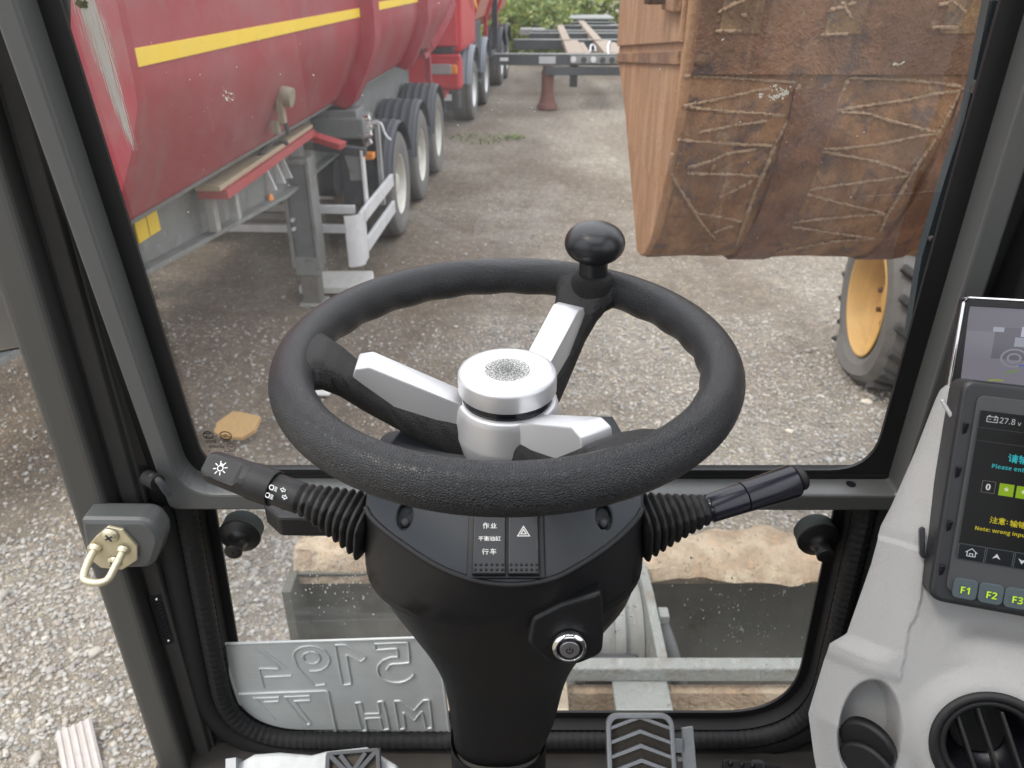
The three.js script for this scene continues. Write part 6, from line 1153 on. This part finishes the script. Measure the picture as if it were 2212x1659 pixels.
// main screen
{
  const t = thing('control_monitor', 'black control monitor with function keys on the grey console', 'monitor', fm(0.06, 0.05, -0.02));
  const tl = mq(2078, 818), bl = mq(2008, 1298), w = 0.20, L = (tl[0] + bl[0]) / 2, top = tl[1], bot = bl[1];
  const shape = fillet([[L, bot], [L + w, bot], [L + w, top], [L, top]], [0.012, 0.012, 0.01, 0.01], 8);
  part('housing', boxUV(putM(ext(shape, 0.036, 0.004, [], 4), -0.036)), M({ color: lin(0.018, 0.019, 0.021), roughness: 0.45 }), t);
  const fw = 0.0105, face = fillet([[L + fw, bot + fw], [L + w - fw, bot + fw], [L + w - fw, top - fw], [L + fw, top - fw]], 0.006, 6);
  const fc = part('face', boxUV(putM(ext(face, 0.002, 0.0006), -0.0005)), M({ color: lin(0.045, 0.047, 0.05), roughness: 0.55, bumpMap: rep(T.fine, 60), bumpScale: 0.0002 }), t);
  for (const py of [925, 1020, 1135, 1230]) { const c = mq(2070 - (py - 830) * 0.152, py); part('clip_slot', boxUV(bx(0.003, 0.012, 0.002, fm(L + 0.006, c[1], 0.0002))), MT.gloss, fc); }
  // screen: canvas laid out in millimetres of the panel
  const s0 = mq(2121, 886), s1 = mq(2064, 1203), sl = (s0[0] + mq(2070, 1160)[0]) / 2 - 0.0005, stp = s0[1], sb = s1[1], sw = 0.125, sc = 9000;
  const W = 1125, H = Math.round((stp - sb) * sc), X = (px, py) => { const a = mq(px, py); return [(a[0] - sl) * sc, (stp - a[1]) * sc]; };
  const ct = canvasTex(W, H, x => {
    x.fillStyle = '#070808'; x.fillRect(0, 0, W, H);
    x.fillStyle = '#0c0d0e'; x.fillRect(0, 0, W, H * 0.14);
    x.strokeStyle = '#4a4c4e'; x.lineWidth = 3; for (const py of [928, 957]) { const y = X(2160, py)[1]; x.beginPath(); x.moveTo(0, y); x.lineTo(W, y); x.stroke(); }
    const S = sc * 0.58 / FOCAL;                                 // canvas pixels per photo unit
    let [a, b] = X(2141, 905); x.strokeStyle = x.fillStyle = '#c9ccce'; x.lineWidth = 5; x.strokeRect(a - 10 * S, b - 5 * S, 20 * S, 11 * S); x.fillRect(a - 8 * S, b - 8 * S, 4 * S, 3 * S); x.fillRect(a + 4 * S, b - 8 * S, 4 * S, 3 * S); x.fillRect(a - 7 * S, b - 1, 5 * S, 4); x.fillRect(a + 2 * S, b - 1, 6 * S, 4); x.fillRect(a + 4.2 * S, b - 3 * S, 4, 6 * S);
    x.textBaseline = 'middle'; x.textAlign = 'left'; [a, b] = X(2156, 907); x.font = `${16 * S}px sans-serif`; x.fillText('27.8', a, b); x.font = `${13 * S}px sans-serif`; x.fillText('v   |', a + 35 * S, b + 2 * S);
    x.strokeStyle = x.fillStyle = '#2fb9c4'; [a, b] = X(2197, 991); hanzi(x, '请输', a, b, 19 * S, 0.05, 1.9); [a, b] = X(2139, 1005); x.font = `bold ${12.5 * S}px sans-serif`; x.fillText('Please enter', a, b);
    [a, b] = X(2132, 1051); x.strokeStyle = '#7d7a70'; x.lineWidth = 3; x.strokeRect(a - 12 * S, b - 13 * S, 25 * S, 25 * S); x.fillStyle = '#e6e6e6'; x.textAlign = 'center'; x.font = `bold ${18 * S}px sans-serif`; x.fillText('0', a, b);
    for (const px of [2171, 2208, 2245]) { [a, b] = X(px, 1051 + (px - 2132) * 0.16); x.fillStyle = '#93b814'; x.fillRect(a - 14 * S, b - 13 * S, 28 * S, 26 * S); x.fillStyle = '#eef2d0'; x.fillText('*', a, b + 2 * S); }
    x.strokeStyle = x.fillStyle = '#d2c21c'; [a, b] = X(2153, 1123); hanzi(x, '注意', a, b, 15 * S, 0.03, 1.9); x.font = `bold ${13 * S}px sans-serif`; x.textAlign = 'left'; x.fillText(':', a + 16 * S, b); [a, b] = X(2196, 1131); hanzi(x, '输错', a, b, 15 * S, 0.03, 1.9); x.fillText('3', a + 17 * S, b); [a, b] = X(2103, 1138); x.font = `bold ${11.5 * S}px sans-serif`; x.fillText('Note: wrong input 3', a, b);
    const y0 = X(2075, 1172)[1]; for (let k = 0; k < 3; k++) { const x0 = k * 54 * S; x.fillStyle = '#11151a'; x.fillRect(x0 + 3, y0, 51 * S, H - y0); x.strokeStyle = '#5b646c'; x.lineWidth = 4; x.strokeRect(x0 + 3, y0, 51 * S, H - y0 + 8); }
    x.strokeStyle = '#dfe4e8'; x.lineWidth = 5; [a, b] = X(2096, 1192); x.beginPath(); x.moveTo(a - 11 * S, b); x.lineTo(a, b - 9 * S); x.lineTo(a + 11 * S, b); x.moveTo(a - 8 * S, b - 1 * S); x.lineTo(a - 8 * S, b + 8 * S); x.lineTo(a + 8 * S, b + 8 * S); x.lineTo(a + 8 * S, b - 1 * S); x.stroke(); x.strokeRect(a - 3 * S, b + 2 * S, 6 * S, 6 * S);
    x.fillStyle = '#dfe4e8'; [a, b] = X(2150, 1201); x.beginPath(); x.moveTo(a - 8 * S, b + 5 * S); x.lineTo(a, b - 7 * S); x.lineTo(a + 8 * S, b + 5 * S); x.lineTo(a, b + 1 * S); x.fill(); [a, b] = X(2205, 1210); x.beginPath(); x.moveTo(a - 8 * S, b - 5 * S); x.lineTo(a, b + 7 * S); x.lineTo(a + 8 * S, b - 5 * S); x.lineTo(a, b - 1 * S); x.fill();
  });
  const g = new THREE.PlaneGeometry(sw, stp - sb); g.translate(sl + sw / 2, (stp + sb) / 2, 0);
  part('screen', putM(g, 0.0026), MP({ color: lin(0.008), roughness: 0.14, specularIntensity: 0.22, emissive: lin(1), emissiveMap: ct, emissiveIntensity: 0.5 }), t);
  // function keys
  ['F1', 'F2', 'F3', 'F4'].forEach((s, k) => {
    const c = mq(2082 + k * 55.5, 1270 + k * 10.3), key = part('function_key', boxUV(putM(ext(roundRect(0.0165, 0.0155, 0.0035, 4).map(([a, b]) => [a + c[0], b + c[1]]), 0.0022, 0.0007), 0.0012)), M({ color: lin(0.055, 0.075, 0.085), roughness: 0.6 }), t);
    decal('lettering', key, fm(c[0], c[1] - 0.0005, 0.0046), MX, MU, 0.0125, 0.0095, canvasTex(160, 120, x => { x.fillStyle = '#a8cf24'; x.font = 'bold 92px sans-serif'; x.textAlign = 'center'; x.textBaseline = 'middle'; x.fillText(s, 80, 62); }));
  });
}
// reversing-camera display behind it
{
  const p2 = 9 * Math.PI / 180, t2 = 16 * Math.PI / 180, O = atD(2120, 745, 0.66), X = V(Math.cos(p2), 0, Math.sin(p2)), H = V(-Math.sin(p2), 0, Math.cos(p2)), U = V(0, Math.cos(t2), 0).addScaledVector(H, -Math.sin(t2)), N = H.clone().multiplyScalar(Math.cos(t2)).add(V(0, Math.sin(t2), 0));
  const q = (px, py) => { const p = onPlane(px, py, O, N).sub(O); return [p.dot(X), p.dot(U)]; }, put2 = (g, k) => basis(g, O.clone().addScaledVector(N, k), X, U, N);
  const t = thing('camera_display', 'small rear-view camera display with a bright chrome edge behind the monitor', 'display', O.clone().add(V(0.05, -0.05, 0)));
  const tl = q(2082, 640), bl = q(2046, 846), L = (tl[0] + bl[0]) / 2, top = tl[1], bot = bl[1], w = 0.16;
  const poly = k => fillet([[bl[0] + k, bot + k], [bl[0] + w - k, bot + k], [tl[0] + w - k, top - k], [tl[0] + k, top - k]], 0.004, 5);
  part('housing', boxUV(put2(ext(poly(0.0008), 0.010, 0.002), -0.013)), MT.blackPlastic, t);
  part('chrome_edge', put2(new THREE.TubeGeometry(new THREE.CatmullRomCurve3(poly(0.001).map(p => V(p[0], p[1], 0)), true, 'catmullrom', 0.1), 200, 0.0017, 8, true), -0.001), MT.chrome, t);
  part('bezel', boxUV(put2(ext(poly(0.0025), 0.003, 0.0005, [fillet([q(2082, 835), [q(2082, 835)[0] + 0.13, q(2082, 835)[1]], [q(2103, 662)[0] + 0.13, q(2103, 662)[1]], q(2103, 662)].map((p, i) => [p[0] - 0.003, p[1]]), 0.001).reverse()]), -0.003)), MT.blackPlastic, t);
  const s0 = q(2100, 660), s1 = q(2075, 842), sh = s0[1] - s1[1], sw = 0.125;
  const rn = rng(19), ct = canvasTex(640, 512, (x, W, Hh) => {
    x.fillStyle = '#75727c'; x.fillRect(0, 0, W, Hh); x.fillStyle = '#6a6872'; x.fillRect(0, 0, W, 150); x.fillStyle = '#77747f'; x.fillRect(0, 330, W, 182);
    x.fillStyle = '#5d5b66'; x.fillRect(120, 120, 520, 190); x.fillStyle = '#aeb0bd'; x.fillRect(225, 110, 70, 60); x.fillStyle = '#8f929f'; x.fillRect(205, 175, 90, 55); x.fillStyle = '#9a9ca8'; x.fillRect(110, 120, 45, 28);
    x.strokeStyle = '#85838f'; x.lineWidth = 9; for (const cx of [215, 330]) { x.beginPath(); x.arc(cx, 300, 52, 0, 7); x.stroke(); x.beginPath(); x.arc(cx, 300, 26, 0, 7); x.stroke(); }
    x.strokeStyle = '#4a4852'; x.lineWidth = 5; for (let k = 0; k < 26; k++) { x.beginPath(); const a = 330 + rn() * 300, b = rn() * 230; x.moveTo(a, b); x.lineTo(a + (rn() - 0.5) * 60, b + (rn() - 0.5) * 160); x.stroke(); }
    x.lineWidth = 10; x.strokeStyle = '#8f9440'; x.beginPath(); x.moveTo(80, 500); x.lineTo(140, 440); x.lineTo(190, 440); x.stroke(); x.strokeStyle = '#6f8a4c'; x.beginPath(); x.moveTo(190, 395); x.lineTo(240, 370); x.stroke(); x.strokeStyle = '#5560a0'; x.beginPath(); x.moveTo(240, 345); x.lineTo(330, 310); x.stroke();
  });
  const g = new THREE.PlaneGeometry(sw, sh); g.translate((s0[0] + s1[0]) / 2 + sw / 2 - 0.002, (s0[1] + s1[1]) / 2, 0);
  part('screen', put2(g, -0.0018), M({ color: lin(0.02), roughness: 0.2, emissive: lin(1), emissiveMap: ct, emissiveIntensity: 0.6 }), t);
  part('foot', bx(0.05, 0.09, 0.03, O.clone().add(V(0.06, -0.10, -0.01))), MT.blackPlastic, t);
}

renderer.render(scene, camera);
